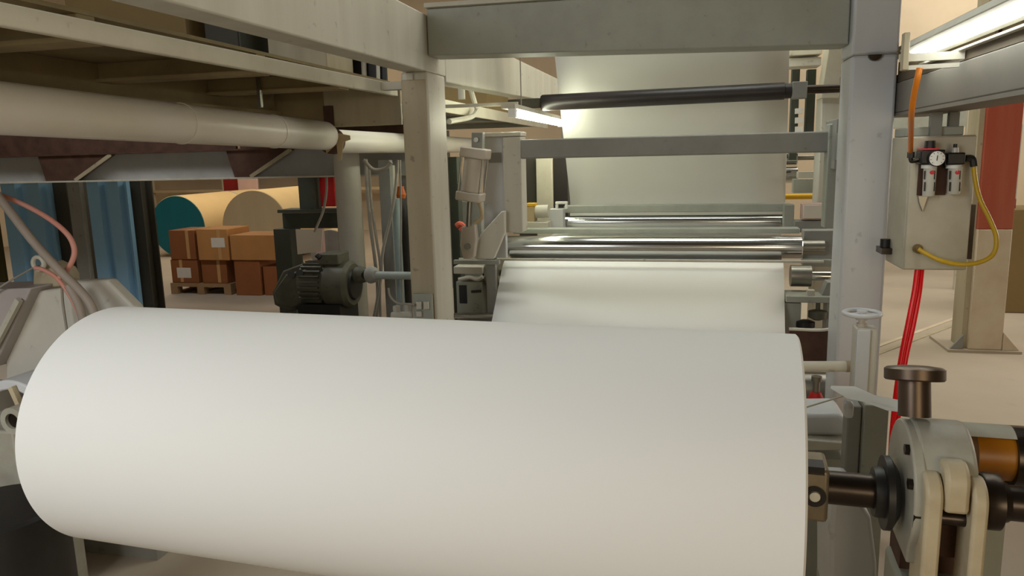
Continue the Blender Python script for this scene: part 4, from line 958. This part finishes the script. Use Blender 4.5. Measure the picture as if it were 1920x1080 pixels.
# ------------------------------------------------------------------ low gear behind the left post, left of the lower sheet
LY = 4.42
o = thing('tension_unit', 'dark grey tension unit with dark window behind the left post', 'unit', (P(890, 600, Y=LY).x, LY+0.15, 0))
zb = P(880, 596, Y=LY).z
obj('rail', G().pbox(850, 488, 936, 496, LY-0.14, 0.03), paint_green, o, 0.003)
obj('shelf', G().pbox(850, 500, 905, 514, LY-0.02, 0.2), paint, o, 0.006)
obj('housing', G().pbox(856, 528, 905, 594, LY, 0.2), paint_green, o, 0.006)
obj('dark_window', G().pbox(861, 535, 875, 569, LY-0.006, 0.0055), black, o)
obj('bar', G().tube([P(860, 524, Y=LY-0.02), P(880, 520, Y=LY-0.02), P(894, 524, Y=LY-0.02), P(905, 519, Y=LY-0.02)], 0.012), paint, o)
for x in (908, 918, 928): obj('disc', G().cyl((P(x, 515, Y=LY).x, LY+0.08, P(x, 515, Y=LY).z), (P(x+6, 515, Y=LY).x, LY+0.08, P(x, 515, Y=LY).z), 0.085), steel, o)
obj('disc_shaft', G().cyl((P(900, 515, Y=LY).x, LY+0.08, P(900, 515, Y=LY).z), (P(940, 515, Y=LY).x, LY+0.08, P(900, 515, Y=LY).z), 0.02), darksteel, o)
obj('lever', G().cyl(P(884, 547, Y=LY-0.02), P(902, 546, Y=LY-0.02), 0.008), darksteel, o)
obj('chrome_bar', G().cyl(P(852, 592, Y=LY-0.1), P(926, 592, Y=LY-0.1), 0.018), chrome, o)
obj('stand', G().box((P(856, 600, Y=LY).x, LY+0.02, 0), (P(930, 600, Y=LY).x, LY+0.19, zb-0.002)), paint_grey, o)
obj('back_plate', G().pbox(906, 532, 940, 594, LY+0.1, 0.05), paint_grey, o)
tag(obj('dark_upright', G().pbox(846, 294, 862, 600, 5.2, 0.1), darkgreen, bevel=0.004), 'dark green upright just right of the left post, behind the pneumatic cylinder', 'upright')
tag(obj('partition', G().pbox(852, 378, 905, 560, 5.6, 0.1), paint_grey, bevel=0.004), 'grey partition far behind the pneumatic cylinder rod', 'partition')
o = tag(obj('red_rag', G().tube([P(856, 424, Y=4.9), P(862, 420, Y=4.9), P(868, 424, Y=4.9), P(864, 432, Y=4.9)], 0.02), mat('rag', (200, 100, 80), 0.9)), 'small reddish rag hanging behind the pneumatic cylinder', 'rag')

# ================================================================== RIGHT: electric box, air unit, hoses, column, board
EY = 3.2
e00, e10, e11, e01 = P(1703, 262, Y=EY), P(1828, 250, Y=EY), P(1812, 508, Y=EY), P(1690, 505, Y=EY)
ezb, ezt = 1.017, 1.535
exl, exr = 0.824, 1.053
o = thing('electric_box', 'grey hanging electric box with tape stains, right of the right post', 'box', ((exl+exr)/2, EY+0.12, ezb))
obj('body', G().box((exl, EY, ezb), (exr, EY+0.27, ezt)), elbox, o, 0.006)
obj('door', G().box((exl+0.004, EY-0.014, ezb+0.004), (exr-0.004, EY-0.0005, ezt-0.004)), elbox, o, 0.004)
obj('hanger', G().box((0.90, EY+0.03, ezt-0.02), (0.94, EY+0.06, 1.625)), paint_grey, o)
obj('hanger', G().box((0.985, EY+0.10, ezt-0.02), (1.02, EY+0.13, 1.625)), paint_grey, o)
obj('top_strip', G().box((exl+0.002, EY+0.05, ezt+0.0005), (exr-0.03, EY+0.25, ezt+0.035)), paint_green, o, 0.004)
obj('corner_bracket', G().box((exl-0.04, EY+0.16, ezb+0.04), (exl-0.0005, EY+0.26, ezb+0.065)), darksteel, o)
obj('corner_knob', G().cyl((exl-0.02, EY+0.2, ezb+0.066), (exl-0.02, EY+0.2, ezb+0.10), 0.019), black, o)
g = P(1720, 466, Y=EY-0.02)
obj('gland', G().lathe(g, (0, -1, 0), [(0, 0.018), (0.012, 0.018), (0.012, 0.012), (0.03, 0.01)], 12), brownp, o)
obj('side_bracket', G().pbox(1814, 384, 1826, 486, EY+0.05, 0.08), darksteel, o)

FY = EY-0.06
def fp(x, y, Y=FY): return P(x, y, Y=Y)
o = thing('air_regulator', 'black air regulator and lubricator with white gauge on the electric box', 'regulator', fp(1765, 370))
obj('regulator_body', G().pbox(1727, 281, 1773, 308, FY-0.035, 0.07), black, o, 0.006)
obj('knob', G().lathe(fp(1743, 281), (0, 0, 1), [(0, 0.018), (0.002, 0.020), (0.034, 0.018)], 20), black, o)
obj('red_band', G().pbox(1730, 278, 1762, 281, FY-0.036, 0.072), redmark, o)
gg = fp(1755, 297, FY-0.040)
ga = obj('gauge', G().lathe(gg + V((0, 0.004, 0)), (0, -1, 0), [(0, 0.025), (0.001, 0.029), (0.016, 0.029), (0.018, 0.027)], 32), black, o)
obj('dial', G().lathe(gg + V((0, -0.0135, 0)), (0, -1, 0), [(0, 0.0265), (0.001, 0.0265)], 32), whitep, ga, label='white gauge dial')
obj('needle', G().bar(gg + V((0.0005, -0.0155, 0.011)), gg + V((-0.001, -0.0155, -0.008)), 0.003, 0.001, up=(0, 1, 0)), black, ga)
for k in range(9):
    an = radians(225 - 270*k/8)
    e = V((cos(an), 0, sin(an)))
    obj('tick', G().bar(gg + V((0, -0.0155, 0)) + e*0.019, gg + V((0, -0.0155, 0)) + e*0.024, 0.0016, 0.0008, up=(0, 1, 0)), black, ga)
obj('lubricator_body', G().pbox(1777, 286, 1811, 309, FY-0.035, 0.07), black, o, 0.006)
obj('sight_dome', G().lathe(fp(1791, 286), (0, 0, 1), [(0, 0.012), (0.018, 0.010)], 16), bowl, o)
obj('dome_cap', G().lathe(fp(1791, 277), (0, 0, 1), [(0, 0.007), (0.014, 0.007)], 12), black, o)
obj('link', G().pbox(1772.5, 290, 1777.5, 310, FY-0.02, 0.05), black, o)
for x0, x1, yb, lab in ((1728, 1753, 368, ''), (1774, 1801, 364, '')):
    xm = (x0+x1)/2
    rb = (fp(x1, 330).x - fp(x0, 330).x)/2
    b = obj('bowl', G().lathe(fp(xm, yb), (0, 0, 1), [(0, rb*0.8), (0.004, rb*0.92), (fp(xm, 312).z-fp(xm, yb).z, rb)], 24), bowl, o)
    obj('collar', G().lathe(fp(xm, 315.5), (0, 0, 1), [(0, rb*1.06), (fp(xm, 309).z-fp(xm, 315.5).z, rb*1.06)], 24), whitep, b)
    for s in (-1, 1):
        for (ya, yb_) in ((320, 336), (341, 358)):
            obj('slot', G().bar(fp(xm+s*9, ya) + V((0, -rb*0.78, 0)), fp(xm+s*9-1, yb_) + V((0, -rb*0.78, 0)), 0.004, 0.006, up=(0, 1, 0)), black, b)
    obj('red_mark', G().lathe(fp(xm+4, 323) + V((0, -rb*0.90, 0)), (0, -1, 0), [(0, 0.009), (0.002, 0.008)], 14), redmark, b)
obj('inlet_elbow', G().tube([fp(1707, 285), fp(1708, 300), fp(1712, 302), fp(1726, 299)], 0.008), darksteel, o)
obj('inlet_nut', G().lathe(fp(1707.5, 296), (0, 0, 1), [(0, 0.013), (0.022, 0.013)], 6), black, o)
obj('outlet_elbow', G().tube([fp(1811, 297), fp(1820, 297), fp(1824, 300), fp(1826, 312)], 0.013), black, o)
obj('mount_bracket', G().prism([fp(1722, 367, FY+0.03), fp(1740, 367, FY+0.03), fp(1736, 378, FY+0.03), fp(1730, 396, FY+0.03), fp(1724, 380, FY+0.03)], (0, 0.012, 0)), steel, o)
obj('back_plate', G().pbox(1722, 300, 1775, 366, FY+0.036, 0.009), rusty, o)

hose('orange_hose', 'orange air hose hanging from the lamp down to the air regulator', [(1724, 128, 2.66), (1720, 148, 2.66), (1713, 182, 2.70), (1709, 215, 2.76), (1708, 250, 2.95), (1707, 284, FY)], 0.0095, orange, FY)
hose('yellow_hose', 'yellow hose looping from regulator outlet back to the electric box gland', [(1826, 313, FY), (1829, 340, FY-0.01), (1838, 375, FY-0.03), (1856, 412, FY-0.05), (1868, 445, FY-0.06), (1864, 474, FY-0.07), (1842, 490, FY-0.07), (1805, 496, FY-0.06), (1765, 489, FY-0.05), (1735, 475, FY-0.02), (1722, 467, FY-0.008)], 0.0085, yellow, FY)
hose('red_hose', 'left one of two red hoses hanging from the electric box to the floor', [(1720, 505, 3.27), (1714, 550, 3.26), (1702, 610, 3.24), (1690, 670, 3.22), (1680, 740, 3.2), (1672, 820, 3.2), (1668, 900, 3.2)], 0.0105, redhose, 3.25)
hose('red_hose', 'right one of two red hoses hanging from the electric box to the floor', [(1728, 505, 3.28), (1723, 550, 3.28), (1712, 610, 3.26), (1698, 672, 3.235), (1688, 740, 3.215), (1681, 820, 3.21), (1676, 905, 3.21)], 0.0105, redhose, 3.25)

RYc = 5.93
o = thing('hall_column', 'red painted hall column with worn pale lower half on the right', 'column', (P(1845, 660, Y=RYc).x, RYc+0.15, 0))
ca, cb_ = P(1816, 640, Y=RYc).x, P(1880, 640, Y=RYc).x
zr = P(1860, 430, Y=RYc).z
obj('lower_shaft', G().box((ca, RYc, 0.02), (cb_, RYc+0.3, zr)), palepaint, o, 0.006)
obj('upper_shaft', G().box((ca, RYc, zr+0.0005), (cb_, RYc+0.3, 5.9)), redpaint, o, 0.006, label='red painted upper half')
obj('side_flange', G().box((ca-0.035, RYc+0.04, 0.02), (ca-0.001, RYc+0.26, 5.9)), paint_tan, o)
obj('base_plate', G().box((ca-0.14, RYc-0.03, 0), (cb_+0.12, RYc+0.42, 0.0195)), floor_m, o)
obj('gusset', G().prism([(ca-0.12, RYc-0.004, 0.021), (ca-0.036, RYc-0.004, 0.021), (ca-0.036, RYc-0.004, 0.13)], (0, 0.02, 0)), paint_grey, o)
obj('gusset', G().prism([(cb_+0.001, RYc-0.004, 0.021), (cb_+0.11, RYc-0.004, 0.021), (cb_+0.001, RYc-0.004, 0.15)], (0, 0.02, 0)), palepaint, o)
far_panel('brown_board', 'brown board standing behind the red column at the right edge', 'board', 1888, 392, 1990, 555, 7.4, 0.5, brownp)
o = thing('container', 'dark reddish container on the brown board beside the red column', 'container', P(1899, 392, Y=7.45))
obj('base', G().pbox(1892, 372, 1906, 391, 7.45, 0.1), darkred, o, 0.01); obj('top', G().pbox(1894, 357, 1904, 371.5, 7.47, 0.06), redpaint, o, 0.02)
pole('far_post', 'pale far post left of the red column behind the electric box', 'post', 1833, 150, 8.6, 0.07, cream, square=True)
o = thing('wall_beam', 'olive grey beam far behind the electric box', 'beam', (2.6, 9.2, 2.2))
obj('beam', G().box((P(1675, 225, Y=9.2).x, 9.2, P(1700, 240, Y=9.2).z), (P(1835, 225, Y=9.2).x+0.4, 9.4, P(1700, 180, Y=9.2).z)), paint_green, o)
obj('post', G().box((P(1680, 300, Y=9.25).x-0.4, 9.25, 0), (P(1680, 300, Y=9.25).x-0.25, 9.39, P(1700, 240, Y=9.2).z)), paint_green, o)
obj('post', G().box((P(1835, 300, Y=9.25).x+0.25, 9.25, 0), (P(1835, 300, Y=9.25).x+0.4, 9.39, P(1700, 240, Y=9.2).z)), paint_green, o)
